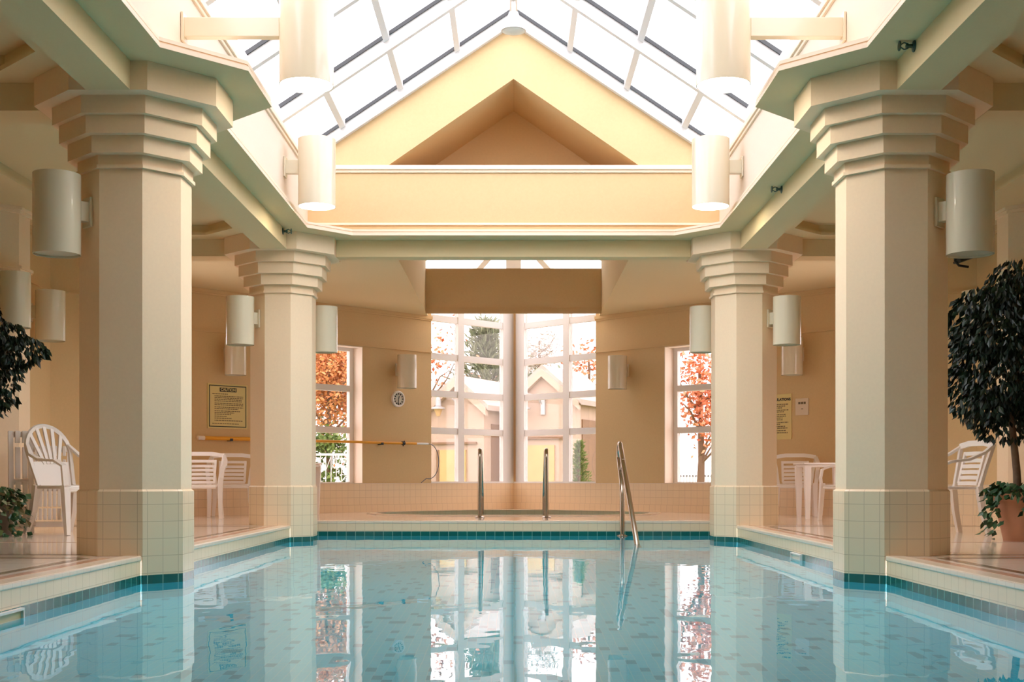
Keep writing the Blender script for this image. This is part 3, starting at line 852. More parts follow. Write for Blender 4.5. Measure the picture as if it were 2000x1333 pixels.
# ------------------------------------------------------------------ handrails
def arc_pts(c, r, a0, a1, n, X):
    return [(X, c[0]+r*math.cos(a0+(a1-a0)*i/n), c[1]+r*math.sin(a0+(a1-a0)*i/n)) for i in range(n+1)]
def spa_rail(x, label):
    t = thing('handrail', label, 'handrail', (x,15.9,0), 0, 'steel handrails into the spa')
    r = 0.026
    path = [(0,0,0.0),(0,0,0.74)] + arc_pts((0.10,0.76),0.10,PI,PI/2,8,0)[0:] + [(0,0.22,0.855)] + [(0,0.75,0.50),(0,1.0,0.33)] + arc_pts((1.0,0.23),0.10,PI/2,0,6,0) + [(0,1.10,-0.4)]
    mb = MB(); mb.tube(path, r, 14); mb.build('rail', M['chrome'], t, smooth=True)
    mb = MB(); mb.lathe([(0.06,0.0005),(0.06,0.008),(0.03,0.022)],20); mb.build('flange', M['chrome'], t, smooth=True)
spa_rail(-0.425, 'left of two steel handrails standing at the spa edge')
spa_rail(0.415, 'right of two steel handrails standing at the spa edge')
t = thing('pool_handrail', 'tall steel grab rail angled down into the pool at the far end', 'handrail', (1.25,14.5,0))
r = 0.028
path = [(0,-2.25,-1.1),(0,-2.1,-0.55),(0,-1.73,-0.17),(0,-1.6,-0.02),(0,0.28,0.87)] + arc_pts((0.40,0.77),0.13,PI*0.68,-PI*0.12,9,0) + [(0,0.12,0.50),(0,0.03,0.40),(0,0.0,0.28),(0,0.0,-0.55)]
path = [(0,-1.95,-0.6),(0,-1.73,-0.17),(0,0.22,0.85)] + arc_pts((0.34,0.775),0.13,PI*0.66,-PI*0.12,9,0) + [(0,0.14,0.52),(0,0.04,0.42),(0,0.0,0.32),(0,0.0,-0.55)]
mb = MB(); mb.tube(path, r, 14); mb.build('rail', M['chrome'], t, smooth=True)
mb = MB(); mb.tube([(0,-0.10,0.70),(0,0.19,0.60)], 0.02, 10); mb.build('brace', M['chrome'], t, smooth=True)
mb = MB(); mb.lathe([(0.065,-0.178),(0.065,-0.165),(0.032,-0.15)],20,cap0=True); mb.build('flange', M['chrome'], t, smooth=True)

# ------------------------------------------------------------------ rescue pole on the left far wall
def onV(px, off):
    s = -1 if px < CX else 1; k = abs(px-CX)/F; Y = (VC-off*R2)/(1+k); return Vector((s*k*Y, Y, 0))
def pole():
    a, b = onV(386,0.06), onV(838,0.06); z = 1.035
    L = (b-a).length; rz = math.atan2(b.y-a.y,b.x-a.x)
    t = thing('rescue_pole', 'long yellow pole with a wire loop hung along the left far wall', 'pole', (a.x,a.y,z), rz)
    mb = MB(); mb.tube([(0.10,0,0),(L*0.42,0,0)],0.026,12); mb.tube([(L*0.42,0,0),(L-0.26,0,0)],0.019,12); mb.build('shaft', M['yellow'], t, smooth=True)
    mb = MB(); mb.tube([(0,0,0),(0.10,0,0)],0.028,12); mb.build('end_cap', M['resin'], t, smooth=True)
    mb = MB(); mb.tube([(L-0.26,0,0),(L-0.02,0,0)],0.016,12); mb.build('grip', M['white'], t, smooth=True)
    mb = MB(); u = L-0.52; mb.tube([(u-0.025,0,0),(u+0.025,0,0)],0.028,12); mb.tube([(u,0,0.0),(u,-0.03,0.035)],0.008,8); mb.tube([(u,0,0),(u,0.0,-0.045)],0.009,8); mb.build('clamp', M['black'], t, smooth=True)
    mb = MB(); P = []
    for i in range(25):
        q = PI/2-i/24*PI*1.08
        P.append((L+0.0+0.20*math.cos(q)*1.0, 0, -0.27+0.27*math.sin(q)))
    mb.tube([(L-0.03,0,0)]+P+[(L-0.16,0,-0.60)],0.006,8); mb.build('loop', plain('blue_grey_wire',(0.10,0.12,0.16),0.4,metal=0.5), t, smooth=True)
    for u in (0.5, 3.1):
        mb = MB(); mb.box(u-0.02,u+0.02,0.0,0.058,-0.035,-0.022); mb.box(u-0.02,u+0.02,-0.035,-0.025,-0.035,0.0); mb.box(u-0.02,u+0.02,-0.035,0.02,-0.035,-0.028)
        mb.build('hook', M['black'], t)
pole()

# ------------------------------------------------------------------ clock, signs
def onwall(px, py, label, name, cat):
    p = onV(px, 0.0); z = H+(HY-py)*p.y/F
    s = -1 if px < CX else 1
    # local: +x right as seen from the room, -y towards the room
    rz = math.radians(45) if s < 0 else math.radians(-45)
    return thing(name, label, cat, (p.x,p.y,z), rz)
t = onwall(776,780,'round white wall clock below the lamp left of the corner window','wall_clock','clock')
mb = MB(); mb.T = Matrix.Rotation(PI/2,4,'X'); mb.lathe([(0.125,0.002),(0.125,0.03),(0.112,0.04),(0.098,0.036)],40); mb.build('case', M['resin'], t, smooth=True)
mb = MB(); mb.T = Matrix.Rotation(PI/2,4,'X'); mb.lathe([(0.0001,0.030),(0.10,0.030)],40); fc = mb.build('face', plain('clock_face',(0.62,0.56,0.45),0.5), t)
mb = MB()
for k in range(12):
    a = k*PI/6; c, s_ = math.sin(a), math.cos(a)
    mb.tube([(0.066*c,-0.031,0.066*s_),(0.088*c,-0.031,0.088*s_)],0.0085,6)
mb.build('hour_marks', M['ink'], fc)
mb = MB(); mb.ribbon([(0,-0.033,0),(0.012,-0.033,0.045)],(1,0,0),0.012,0.003); mb.build('hour_hand', M['ink'], fc)
mb = MB(); mb.ribbon([(0,-0.035,0),(-0.008,-0.035,-0.075)],(1,0,0),0.008,0.003); mb.build('minute_hand', M['ink'], fc)

def lettering(txt, size, mat, parent, loc, name='lettering', align='CENTER', bold=0.0):
    cu = bpy.data.curves.new(name, 'FONT'); cu.body = txt; cu.size = size; cu.align_x = align; cu.align_y = 'CENTER'; cu.extrude = 0.0006; cu.offset = bold
    tmp = bpy.data.objects.new(name+'_tmp', cu); COL.objects.link(tmp)
    bpy.context.view_layer.update()
    dg = bpy.context.evaluated_depsgraph_get()
    me = bpy.data.meshes.new_from_object(tmp.evaluated_get(dg))
    bpy.data.objects.remove(tmp)
    me.transform(Matrix.Translation(loc) @ Matrix.Rotation(PI/2,4,'X'))
    me.materials.clear(); me.materials.append(mat)
    o = bpy.data.objects.new(name, me); COL.objects.link(o); o.parent = parent
    return o
def textbars(mb, x0, x1, z, h, y, seed):
    rnd = random.Random(seed); x = x0
    while x < x1-0.004:
        w = min(rnd.uniform(0.014,0.045), x1-x); mb.box(x,x+w,y-0.001,y,z-h/2,z+h/2); x += w+0.007
t = onwall(444,794.5,'framed pale yellow caution sign on the left far wall','caution_sign','sign')
W, HH = 0.62, 0.60
mb = MB(); mb.box(-W/2,W/2,-0.012,-0.002,-HH/2,HH/2); bd = mb.build('board', M['sign'], t)
mb = MB(); e = 0.02
for a in ((-W/2+e,W/2-e,HH/2-e-0.012,HH/2-e),(-W/2+e,W/2-e,-HH/2+e,-HH/2+e+0.012),(-W/2+e,-W/2+e+0.012,-HH/2+e,HH/2-e),(W/2-e-0.012,W/2-e,-HH/2+e,HH/2-e)):
    mb.box(a[0],a[1],-0.015,-0.012,a[2],a[3])
mb.build('border', plain('dark_green_line',(0.03,0.04,0.02),0.5), t)
mb = MB(); mb.box(-0.125,0.135,-0.0145,-0.012,0.195,0.25); tp = mb.build('title_panel', M['ink'], t)
lettering('CAUTION', 0.052, M['sign'], tp, (0.005,-0.0155,0.2225), bold=0.0012)
mb = MB(); zz = 0.165
for i, (x1, gap) in enumerate([(0.0,0.03),(0.24,0.022),(0.24,0.022),(0.22,0.022),(0.22,0.03),(0.24,0.022),(0.24,0.03),(0.24,0.022),(0.16,0.03),(0.20,0.022),(0.10,0.022),(0.06,0.028),(-0.02,0.026),(0.06,0.03),(0.23,0.03)]):
    textbars(mb, -0.24 if i == 0 else -0.205, x1, zz, 0.011, -0.012, i); zz -= gap
textbars(mb, -0.24, 0.17, -0.235, 0.011, -0.012, 99)
mb.build('lettering', M['inkgrey'], bd)
t = onwall(1522,815,'tall pale yellow pool regulations sign partly behind the far right column','regulations_sign','sign')
W, HH = 0.40, 0.62
mb = MB(); mb.box(-W/2,W/2,-0.01,-0.002,-HH/2,HH/2); bd = mb.build('board', M['sign'], t)
lettering('REGULATIONS', 0.050, M['ink'], bd, (0.022,-0.0115,0.235), bold=0.0022)
mb = MB(); zz = 0.17
for i, (x1, gap) in enumerate([(0.15,0.024),(0.10,0.024),(0.05,0.03),(0.15,0.024),(0.08,0.036),(0.11,0.024),(0.11,0.024),(0.06,0.024),(0.06,0.036),(0.15,0.024),(0.02,0.03),(0.10,0.024),(0.14,0.034),(0.11,0.03),(0.14,0.03)]):
    textbars(mb, -0.18, x1, zz, 0.013, -0.010, 40+i); zz -= gap
mb.build('lettering', M['inkgrey'], bd)
t = onwall(1567,795,'small pale notice beside the regulations sign','notice','sign')
W, HH = 0.20, 0.225
mb = MB(); mb.box(-W/2,W/2,-0.012,-0.002,-HH/2,HH/2); bd = mb.build('board', M['signwhite'], t)
mb = MB(); textbars(mb, -0.055, 0.06, 0.05, 0.03, -0.012, 5); textbars(mb, -0.01, 0.02, -0.03, 0.010, -0.012, 6); mb.build('lettering', M['inkgrey'], bd)

# dark bracket speaker on the right
t = thing('wall_speaker', 'black wall bracket speaker below the lamp of the nearest right column', 'speaker', (4.66,13.0,2.76))
mb = MB(); mb.T = Matrix.Rotation(math.radians(-20),4,'Y'); mb.box(-0.09,0.13,-0.08,0.08,-0.02,0.05); mb.build('cabinet', M['black'], t, bevel=0.01)
mb = MB(); mb.tube([(-0.08,0,0.05),(-0.11,0,-0.02),(-0.07,0,-0.07),(0.03,0,-0.085)],0.013,8); mb.tube([(0.0,0.05,0.0),(0.02,0.17,0.02),(0.01,0.36,0.02)],0.015,8); mb.build('bracket', M['black'], t)

# ------------------------------------------------------------------ chairs
def make_slat_chair(label, loc, rz):
    t = thing('armchair', label, 'chair', loc, rz, 'white resin armchairs by the walls')
    # local: faces -y
    sw, sd, sz = 0.44, 0.44, 0.42
    mb = MB(); mb.box(-sw/2,sw/2,-sd/2,sd/2,sz-0.025,sz); mb.box(-sw/2,sw/2,-sd/2-0.02,-sd/2+0.02,sz-0.05,sz-0.02); mb.build('seat', M['resin'], t, bevel=0.012)
    mb = MB()
    yb0, yb1 = 0.20, 0.30
    def bp(x, k): return (x, yb0+(yb1-yb0)*k + 0.0, sz-0.02+0.39*k)
    for s in (-1,1): mb.ribbon([bp(s*0.21,0),bp(s*0.235,0.5),bp(s*0.27,1.0)],(1,0,0),0.035,0.03)
    mb.ribbon([bp(-0.27,0.98),bp(-0.12,1.04),bp(0.12,1.04),bp(0.27,0.98)],(0,0,1),0.05,0.03)
    for s in (-1,1): mb.ribbon([bp(s*0.155,0.12),bp(s*0.165,0.84)],(1,0,0),0.03,0.02)
    for k in (0.12,0.25,0.38,0.51,0.64,0.80): mb.ribbon([bp(-0.16,k),bp(0,k+0.005),bp(0.16,k)],(0,0,1),0.034,0.018)
    mb.build('backrest', M['resin'], t)
    for s in (-1,1):
        mb = MB(); mb.ribbon([bp(s*0.27,0.98),(s*0.295,0.20,0.715),(s*0.30,0.05,0.655),(s*0.30,-0.12,0.635),(s*0.295,-0.21,0.60),(s*0.285,-0.235,0.50),(s*0.275,-0.23,0.42)],(1,0,0.0),[0.04,0.05,0.055,0.055,0.05,0.05,0.05],0.022); mb.build('arm', M['resin'], t)
        mb = MB(); mb.ribbon([(s*0.27,-0.22,0.44),(s*0.27,-0.235,0.2),(s*0.275,-0.25,0.0)],(1,0,0),[0.06,0.05,0.042],[0.05,0.045,0.04]); mb.build('leg', M['resin'], t)
        mb = MB(); mb.ribbon([(s*0.22,0.19,0.42),(s*0.23,0.22,0.2),(s*0.25,0.27,0.0)],(1,0,0),[0.06,0.05,0.042],[0.05,0.045,0.04]); mb.build('leg', M['resin'], t)
    return t
c0 = make_slat_chair('white slat-back armchair standing next to the nearest left column', (-3.87,15.55,0), math.radians(8))
dup(c0, (-3.66,16.38,0), math.radians(10), 'white slat-back armchair tucked behind the far left column under the caution sign')
dup(c0, (3.68,16.52,0), math.radians(-14), 'white slat-back armchair beside the far right column, left of the table')
dup(c0, (3.93,14.75,0), math.radians(-80), 'white armchair at the right side table, partly behind the nearest right column')
dup(c0, (3.84,11.2,0), math.radians(-80), 'white slat-back armchair standing behind the right potted tree')

def make_fan_chair(label, loc, rz):
    t = thing('garden_chair', label, 'chair', loc, rz)
    sz = 0.43
    mb = MB(); mb.box(-0.23,0.23,-0.23,0.22,sz-0.03,sz); mb.box(-0.24,0.24,-0.25,-0.21,sz-0.06,sz-0.015); mb.build('seat', M['resin'], t, bevel=0.012)
    mb = MB()
    def bp(x, z): return (x, 0.19+0.32*(z-sz)/0.55*0.55, z)
    # rounded rim
    P = [bp(-0.19,sz)]
    for i in range(17):
        q = PI-PI*i/16; P.append(bp(0.235*math.cos(q), 0.74+0.225*math.sin(q)))
    P.append(bp(0.19,sz)); mb.ribbon(P,(0,1,0.2),0.022,0.036)
    for k in range(-2,3):
        x1 = k*0.085; zt = 0.74+0.225*math.sqrt(max(0,1-(x1/0.235)**2))
        mb.ribbon([bp(k*0.038,0.62),bp(x1,zt)],(1,0,0),[0.032,0.034],0.015)
    mb.extr([bp(-0.165,sz-0.02),bp(0.165,sz-0.02),bp(0.19,0.64),bp(-0.19,0.64)],(0,0.016,0))
    mb.build('backrest', M['resin'], t)
    for s in (-1,1):
        mb = MB(); mb.ribbon([bp(s*0.225,0.80),(s*0.27,0.20,0.70),(s*0.295,0.05,0.655),(s*0.295,-0.15,0.645),(s*0.285,-0.24,0.60),(s*0.275,-0.25,0.43)],(1,0,0),[0.03,0.045,0.06,0.06,0.055,0.055],0.022); mb.build('arm', M['resin'], t)
        mb = MB(); mb.ribbon([(s*0.25,-0.22,0.43),(s*0.255,-0.24,0.2),(s*0.27,-0.27,0)],(1,0,0),[0.07,0.055,0.04],[0.05,0.045,0.035]); mb.build('leg', M['resin'], t)
        mb = MB(); mb.ribbon([(s*0.21,0.19,0.43),(s*0.22,0.23,0.2),(s*0.24,0.30,0)],(1,0,0),[0.07,0.055,0.04],[0.05,0.045,0.035]); mb.build('leg', M['resin'], t)
    return t
make_fan_chair('white high fan-back garden chair left of the nearest left column', (-3.93,11.2,0), math.radians(60))

# stacked sun loungers leaning upright behind the ivy
def make_lounger(label, loc, rz, Hh, Wd, lean, n=7):
    t = thing('sun_lounger', label, 'sun lounger', loc, rz, 'white sun loungers leaning by the left wall')
    T = Matrix.Rotation(lean,4,'X')
    mb = MB(); mb.T = T
    for s in (-1,1): mb.ribbon([(s*Wd/2,0,0.0),(s*Wd/2,0,Hh)],(1,0,0),0.04,0.05)
    for z in (0.06,Hh*0.5,Hh-0.03): mb.box(-Wd/2,Wd/2,-0.02,0.02,z-0.025,z+0.025)
    mb.build('frame', M['resin'], t)
    sw_ = (Wd-0.05)/n*0.72/2
    for k, (a, b) in enumerate(((0.10,Hh*0.26),(Hh*0.28,Hh*0.50),(Hh*0.53,Hh*0.84),(Hh*0.88,Hh))):
        mb = MB(); mb.T = T
        for i in range(n):
            x = -Wd/2+0.025+(Wd-0.05)*(i+0.5)/n; mb.box(x-sw_,x+sw_,-0.045,-0.021,a,b)
        mb.build('slat_panel', M['resin'], t, bevel=0.004)
    for s in (-1,1):
        mb = MB(); mb.T = T; mb.ribbon([(s*Wd*0.38,-0.03,Hh*0.30),(s*Wd*0.40,-0.10,Hh*0.16),(s*Wd*0.44,-0.13,0.06)],(1,0,0),0.05,0.03); mb.build('leg', M['resin'], t)
    return t
l0 = make_lounger('white slatted sun lounger stood upright between the fan-back chair and ivy', (-4.36,11.86,0), math.radians(15), 0.80, 0.34, math.radians(-6))
l1 = make_lounger('taller white sun lounger stood upright behind the left ivy planter', (-4.42,11.33,0), math.radians(30), 0.92, 0.17, math.radians(-4), 2)

# tables
def make_table(label, loc, rz, W, Hh):
    t = thing('side_table', label, 'table', loc, rz, 'white resin tables')
    mb = MB(); mb.box(-W/2,W/2,-W/2,W/2,Hh-0.022,Hh); mb.box(-W/2+0.03,W/2-0.03,-W/2+0.03,W/2-0.03,Hh-0.055,Hh-0.02); mb.build('table_top', M['resin'], t, bevel=0.01)
    for sx in (-1,1):
        for sy in (-1,1):
            mb = MB(); mb.ribbon([(sx*(W/2-0.06),sy*(W/2-0.06),Hh-0.03),(sx*(W/2-0.065),sy*(W/2-0.065),0.0)],(1,0,0),[0.085,0.05],[0.085,0.05]); mb.build('leg', M['resin'], t)
    return t
make_table('square white resin table between the far right column and its armchairs', (3.86,15.78,0), 0, 0.60, 0.69)
make_table('white resin table mostly hidden behind the far left column', (-2.93,17.15,0), math.radians(0), 0.58, 0.71)

# ------------------------------------------------------------------ potted trees
def rand_in_ball():
    while True:
        p = Vector((random.uniform(-1,1),random.uniform(-1,1),random.uniform(-1,1)))
        if p.length <= 1: return p
def potted_tree(label, loc, blobs, trunk, potmat, prof, ivy_r, ivy_z, nleaf, group, vari):
    t = thing('potted_ficus', label, 'potted plant', loc, 0, group)
    mb = MB(); mb.lathe(prof, 40, cap0=True); pt = mb.build('pot', potmat, t, smooth=True)
    zt = ivy_z
    mb = MB(); rim = prof[-1][0]; mb.lathe([(0.0001,zt-0.05),(rim-0.002,zt-0.05)],32); mb.build('soil', M['soil'], pt)
    mb = MB(); mb.tube(trunk, [0.032-0.012*i/(len(trunk)-1) for i in range(len(trunk))], 10)
    top = Vector(trunk[-1])
    for k, (c, rad, n) in enumerate(blobs):
        c = Vector(c); mb.tube([top-Vector((0,0,0.15)), (top+c)/2+Vector((0,0,0.05)), c], [0.014,0.010,0.005], 6)
    mb.build('trunk', M['bark'], t, smooth=True)
    mb = MB()
    for (c, rad, n) in blobs:
        c = Vector(c)
        for i in range(n):
            q = rand_in_ball(); q = q.normalized()*(q.length**0.45)
            p = c + Vector((q.x*rad[0],q.y*rad[1],q.z*rad[2]))
            if abs(loc[0]+p.x) > 4.74: continue
            d = Vector((q.x*0.6+random.uniform(-.5,.5),q.y*0.6+random.uniform(-.5,.5),-0.9+random.uniform(-.4,.4)))
            nn = Vector((random.uniform(-1,1),random.uniform(-1,1),random.uniform(0,1)))
            L = random.uniform(0.055,0.085); mb.leaf(p, d, nn, L, L*0.5)
    mb.build('foliage', M['ficus'], t, recalc=False)
    mb = MB(); mv = MB()
    for i in range(64):
        a = random.uniform(0,2*PI); drop = random.uniform(0.02,0.42) if random.random() < 0.6 else random.uniform(-0.02,0.06)
        r0 = ivy_r; n = int(6+drop*34)
        for k in range(n):
            f = k/n
            rr = r0*(0.55+0.5*min(1,f*2.2))+0.04*f; z = zt+0.05*math.sin(min(1,f*2.2)*PI)+0.02-drop*max(0,f-0.35)/0.65
            aa = a+0.25*math.sin(f*3+i)
            p = Vector((rr*math.cos(aa),rr*math.sin(aa),z)) + rand_in_ball()*0.03
            if abs(loc[0]+p.x) > 4.76: continue
            d = Vector((math.cos(aa)*0.6+random.uniform(-.6,.6),math.sin(aa)*0.6+random.uniform(-.6,.6),-0.7+random.uniform(-.4,.5)))
            L = random.uniform(0.045,0.08)
            (mv if (vari and random.random() < 0.3) else mb).leaf(p, d, Vector((random.uniform(-1,1),random.uniform(-1,1),1)), L, L*0.85)
    mb.build('ivy', M['ivy'], t, recalc=False)
    if vari: mv.build('variegated_ivy', M['vari'], t, recalc=False)
    return t
prof = [(0.165,0.0),(0.20,0.16),(0.235,0.315),(0.262,0.32),(0.27,0.345),(0.27,0.375),(0.25,0.38),(0.235,0.33)]
potted_tree('potted ficus tree with ivy in a terracotta pot at the right edge', (4.02,9.9,0),
    [((0.0,0,1.50),(0.55,0.50,0.62),2600),((-0.30,0.0,1.72),(0.30,0.32,0.30),700),((-0.28,0,1.22),(0.32,0.3,0.34),800),((0.05,0,2.02),(0.34,0.32,0.24),600),((-0.12,0.05,1.0),(0.30,0.25,0.22),420),((0.3,0.05,1.6),(0.4,0.4,0.5),900)],
    [(-0.06,0,0.33),(-0.07,0,0.55),(-0.10,0,0.85),(-0.12,0,1.05),(-0.05,0,1.35)], M['terra'], prof, 0.25, 0.375, 0, 'potted ficus trees', False)
prof2 = [(0.21,0.0),(0.225,0.20),(0.24,0.28),(0.25,0.285),(0.25,0.31),(0.235,0.31),(0.225,0.27)]
potted_tree('potted ficus tree with variegated ivy at the left edge', (-4.50,10.75,0),
    [((-0.22,0,1.62),(0.40,0.40,0.50),1500),((0.16,0,1.72),(0.17,0.2,0.13),240),((0.30,0,1.59),(0.21,0.2,0.13),300),((0.12,0.02,1.40),(0.17,0.2,0.20),260),((0.02,0,1.16),(0.17,0.2,0.16),220),((0.14,0.0,1.16),(0.13,0.12,0.07),50),((-0.2,0,1.95),(0.3,0.3,0.2),500)],
    [(-0.12,0,0.27),(-0.14,0,0.6),(-0.16,0,1.0),(-0.14,0,1.4)], M['darkpot'], prof2, 0.27, 0.33, 0, 'potted ficus trees', True)

# ------------------------------------------------------------------ outdoors
mb = MB(); mb.box(-60,60,22,120,-1.2,-0.3); struct(mb.build('ground', M['lawn']))
def gatehouse(label, px_apex, py_apex, Y, half, rz):
    p = at(px_apex, py_apex, Y)
    t = thing('garden_pavilion', label, 'building', (p.x,p.y,-0.3), rz, 'gabled pavilions outside')
    zt = p.z+0.3; ze = zt-half*0.85; D = 2.6
    mb = MB(); b = half*0.86
    mb.extr([(-b,0.12,0),(b,0.12,0),(b,0.12,ze),(0,0.12,zt-0.12),(-b,0.12,ze)],(0,D-0.2,0)); mb.build('wall', M['extwall'], t)
    mb = MB()
    for s in (-1,1):
        mb.extr([(0,0,zt),(s*half*1.06,0,zt-half*1.06*0.85),(s*half*1.06,0,zt-half*1.06*0.85-0.12),(0,0,zt-0.12)],(0,D,0))
    mb.build('roof', M['extroof'], t)
    mb = MB()
    for s in (-1,1):
        mb.extr([(0,-0.04,zt-0.10),(s*half,-0.04,zt-half*0.85-0.10),(s*half,-0.04,zt-half*0.85-0.28),(0,-0.04,zt-0.28)],(0,0.14,0))
    mb.build('rake_board', M['extwall'], t)
    mb = MB(); dw = half*0.42
    mb.box(-dw-half*0.12,dw-half*0.12,0.07,0.125,0,zt*0.46); mb.build('door_panel', M['door'], t)
    mb = MB(); mb.box(-dw-half*0.12-0.08,-dw-half*0.12,0.06,0.125,0,zt*0.46); mb.build('door_post', M['brown'], t)
    mb = MB(); mb.box(-b*0.9,b*0.75,0.05,0.125,zt*0.50,zt*0.515); mb.build('ledge', M['brown'], t)
    mb = MB(); mb.box(b*1.0,b*1.0+0.03,0.5,D-0.6,0,ze*0.82); mb.build('side_panel', M['brown'], t)
    # lantern, a thing of its own on the front wall
    lp = Matrix.Rotation(rz,4,'Z') @ Vector((-half*0.40,-0.20,0)) + Vector((p.x,p.y,0))
    lz = H+(HY-800)*Y/F
    l = thing('lantern', 'grey bracket lantern on the %s gabled pavilion outside' % ('left' if px_apex < CX else 'right'), 'lantern', (lp.x,lp.y,lz), rz, 'lanterns on the pavilions')
    mb = MB(); mb.lathe([(0.16,0.0),(0.16,0.03),(0.06,0.07)],16,cap0=True); mb.lathe([(0.02,0.30),(0.06,0.22),(0.07,0.07)],16); mb.T = Matrix.Translation((0,-0.02,0)); mb.build('lantern_head', M['lantern'], l)
    mb = MB(); mb.lathe([(0.04,-0.16),(0.10,0.0)],12,cap0=True); mb.build('globe', plain('amber_glass',(0.55,0.38,0.2),0.3), l)
    mb = MB(); mb.tube([(0,-0.02,0.28),(0.05,0.02,0.36),(0.22,0.16,0.32),(0.36,0.27,0.1)],0.018,8); mb.box(0.32,0.42,0.25,0.315,-0.12,0.36); mb.build('bracket', M['lantern'], l)
    return t
gatehouse('left gabled stone pavilion with an ochre door outside the corner window', 888, 732, 29.0, 0.80, math.radians(-24))
gatehouse('right gabled stone pavilion with an ochre door outside the corner window', 1058, 712, 29.0, 0.92, math.radians(-24))

def tree(name, label, cat, px, pyc, Y, rad, n, mat, leaf=(0.10,0.16), trunk=True, group=None, blobs=7, aspect=0.6, seed=1, branches=10):
    rnd = random.Random(seed)
    c = at(px, pyc, Y)
    t = thing(name, label, cat, (c.x,c.y,-0.3), 0, group)
    zc = c.z+0.3
    if trunk:
        mb = MB(); mb.tube([(0,0,0),(0.05,0,zc*0.5),(0,0,zc+rad[2]*0.5)],[0.10,0.07,0.03],8)
        for k in range(branches):
            a = rnd.uniform(0,2*PI); z0 = rnd.uniform(0.35,1.0)*zc
            mb.tube([(0,0,z0),(rad[0]*0.45*math.cos(a),rad[1]*0.45*math.sin(a),z0+rad[2]*0.35),(rad[0]*0.85*math.cos(a),rad[1]*0.85*math.sin(a),z0+rad[2]*rnd.uniform(0.4,0.9))],[0.035,0.02,0.008],5)
        mb.build('trunk', M['bark'], t, smooth=True)
    mb = MB(); cs = []
    for k in range(blobs):
        q = Vector((rnd.uniform(-1,1),rnd.uniform(-1,1),rnd.uniform(-1,1)))*0.65
        cs.append((Vector((q.x*rad[0],q.y*rad[1],zc+q.z*rad[2])), rnd.uniform(0.35,0.6)))
    for i in range(n):
        cc, f = rnd.choice(cs)
        p = cc + Vector((rnd.gauss(0,.45)*rad[0]*f*1.3, rnd.gauss(0,.45)*rad[1]*f*1.3, rnd.gauss(0,.45)*rad[2]*f*1.3))
        if p.z < 0.05: continue
        d = Vector((rnd.uniform(-1,1),rnd.uniform(-1,1),rnd.uniform(-1,.4)))
        L = rnd.uniform(*leaf); mb.leaf(p, d, Vector((rnd.uniform(-1,1),rnd.uniform(-1,1),rnd.uniform(-1,1))), L, L*aspect)
    mb.build('crown', mat, t, recalc=False)
    return t
GT = 'trees outside the windows'
tree('orange_tree','orange leaved tree filling the narrow left window','tree',640,775,31,(1.5,1.0,1.9),7500,M['orangeleaf'],(0.07,0.14),group=GT,seed=2,blobs=9)
tree('green_tree','dull green tree among the orange leaves in the narrow left window','tree',640,745,38,(1.6,0.7,2.0),1800,M['needle'],(0.15,0.28),group=GT,seed=3)
tree('maple_tree','bright red maple in the narrow right window','tree',1366,765,27,(1.1,0.9,1.15),2200,M['redleaf'],(0.08,0.15),group=GT,seed=4,blobs=8)
tree('maple_tree','pale red maple at the left side of the corner window','tree',838,745,36,(1.2,1.0,1.8),700,M['redleaf'],(0.10,0.18),group=GT,seed=5)
tree('maple_tree','low orange maple behind the left pavilion roof','tree',965,775,41,(0.9,0.8,0.7),700,M['orangeleaf'],(0.10,0.18),group=GT,seed=6)
tree('maple_tree','pale red tree behind the right pavilion roof','tree',1150,735,38,(1.0,0.8,1.0),420,M['redleaf'],(0.10,0.18),group=GT,seed=8)
tree('green_hedge','yellow green hedge behind the white fence in the narrow left window','hedge',640,895,27.3,(1.3,0.4,0.6),1500,M['cypress'],(0.08,0.16),trunk=True,branches=0,seed=21)
def conifer(label, px, py_top, Y, r, Hh, n, mat, lf, seed, name='pine_tree'):
    rnd = random.Random(seed); c = at(px,py_top,Y)
    zt = c.z+0.3
    t = thing(name, label, 'tree', (c.x,c.y,-0.3), 0, GT)
    mb = MB(); mb.tube([(0,0,0),(0,0,zt)],[0.10,0.015],8); mb.build('trunk', M['bark'], t, smooth=True)
    mb = MB()
    nb = 60
    for k in range(nb):
        f = (k+0.5)/nb; z = zt-Hh*f; a = k*2.4; R = r*(0.12+0.88*f)*rnd.uniform(0.7,1.1)
        e = Vector((R*math.cos(a),R*math.sin(a),z+R*0.45))
        for i in range(n//nb):
            u = rnd.random(); p = Vector((0,0,z)).lerp(e,u) + Vector((rnd.gauss(0,.06),rnd.gauss(0,.06),rnd.gauss(0,.05)))*r
            d = (e-Vector((0,0,z))).normalized()*0.6 + Vector((rnd.uniform(-.5,.5),rnd.uniform(-.5,.5),rnd.uniform(-.1,.7)))
            L = rnd.uniform(*lf); mb.leaf(p, d, Vector((rnd.uniform(-1,1),rnd.uniform(-1,1),0.3)), L, L*0.22)
    mb.build('crown', mat, t, recalc=False)
conifer('grey green pine seen through the left half of the corner window', 950, 636, 38, 1.5, 3.2, 4200, M['needle'], (0.16,0.34), 11)
tree('bare_tree','pale grey bare tree seen through the right half of the corner window','tree',1053,690,42,(0.9,0.8,0.9),900,M['paleleaf'],(0.12,0.25),group=GT,seed=12,aspect=0.25)
tree('green_tree','dull green tree behind the right pavilion gable','tree',1045,735,47,(1.4,0.8,0.8),700,M['needle'],(0.15,0.3),group=GT,seed=13)
conifer('small green cypress shrub at the right side of the corner window', 1131, 866, 25.5, 0.30, 1.15, 2400, M['cypress'], (0.05,0.11), 14, 'cypress_shrub')
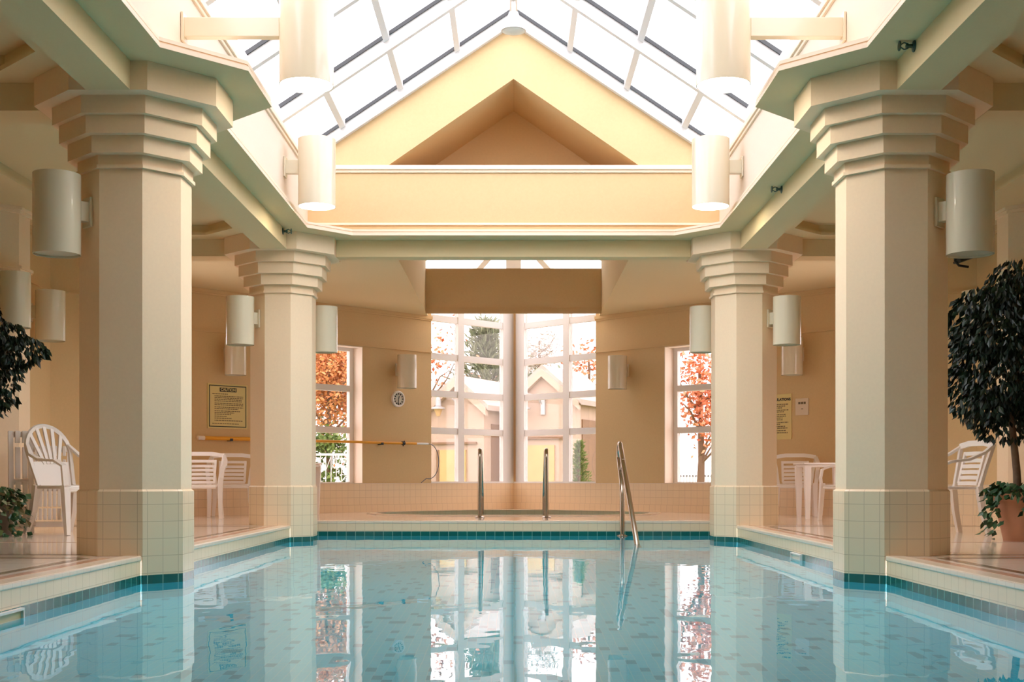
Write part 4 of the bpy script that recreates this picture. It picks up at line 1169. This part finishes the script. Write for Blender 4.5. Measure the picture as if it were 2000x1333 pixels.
# fence
p = at(640, 886, 26)
t = thing('garden_fence', 'white iron fence outside the narrow left window', 'fence', (p.x,p.y,-0.3))
hh = p.z+0.3
mb = MB(); mb.box(-1.6,1.0,-0.02,0.02,hh-0.05,hh); mb.box(-1.6,1.0,-0.015,0.015,0.25,0.29); mb.build('rail', M['fence'], t)
for k in range(24):
    x = -1.55+k*0.108; mb = MB(); mb.tube([(x,0,0.0),(x,0,hh-0.05)],0.010,6)
    mb.tube([(x,0,hh-0.35),(x+0.05,0.0,hh-0.22),(x+0.10,0,hh-0.08)],0.009,5); mb.build('picket', M['fence'], t)
p = at(1365, 928, 40)
t = thing('garden_fence', 'low grey picket fence outside the narrow right window', 'fence', (p.x,p.y,-0.3))
hh = p.z+0.3
mb = MB(); mb.box(-0.6,0.6,-0.02,0.02,hh-0.06,hh-0.02); mb.build('rail', M['fence'], t)
for k in range(13):
    x = -0.58+k*0.097; mb = MB(); mb.box(x-0.02,x+0.02,-0.02,0.02,0,hh); mb.build('picket', M['fence'], t)

# ------------------------------------------------------------------ light
w = bpy.data.worlds.new('overcast'); S.world = w; w.use_nodes = True
nt = w.node_tree; bg = nt.nodes['Background']
bg.inputs['Color'].default_value = (0.89, 0.885, 0.98, 1); bg.inputs['Strength'].default_value = 5.0

# ------------------------------------------------------------------ camera
cam = bpy.data.cameras.new('camera'); co = bpy.data.objects.new('camera', cam); COL.objects.link(co)
co.location = (0,0,H); co.rotation_euler = (PI/2,0,0)
cam.sensor_width = 36.0; cam.lens = 36.0*F/2000.0
cam.shift_y = (HY-666.5)/2000.0; cam.shift_x = -(CX-1000.0)/2000.0
cam.clip_start = 0.05; cam.clip_end = 500
S.camera = co

S.view_settings.view_transform = 'Standard'; S.view_settings.look = 'None'; S.view_settings.gamma = 1.0
S.view_settings.use_curve_mapping = False
S.view_settings.exposure = 1.27
S.cycles.use_denoising = True
S.cycles.max_bounces = 14; S.cycles.diffuse_bounces = 8; S.cycles.glossy_bounces = 6; S.cycles.transmission_bounces = 8; S.cycles.transparent_max_bounces = 16
S.cycles.caustics_refractive = True; S.cycles.caustics_reflective = False
S.cycles.sample_clamp_indirect = 6.0
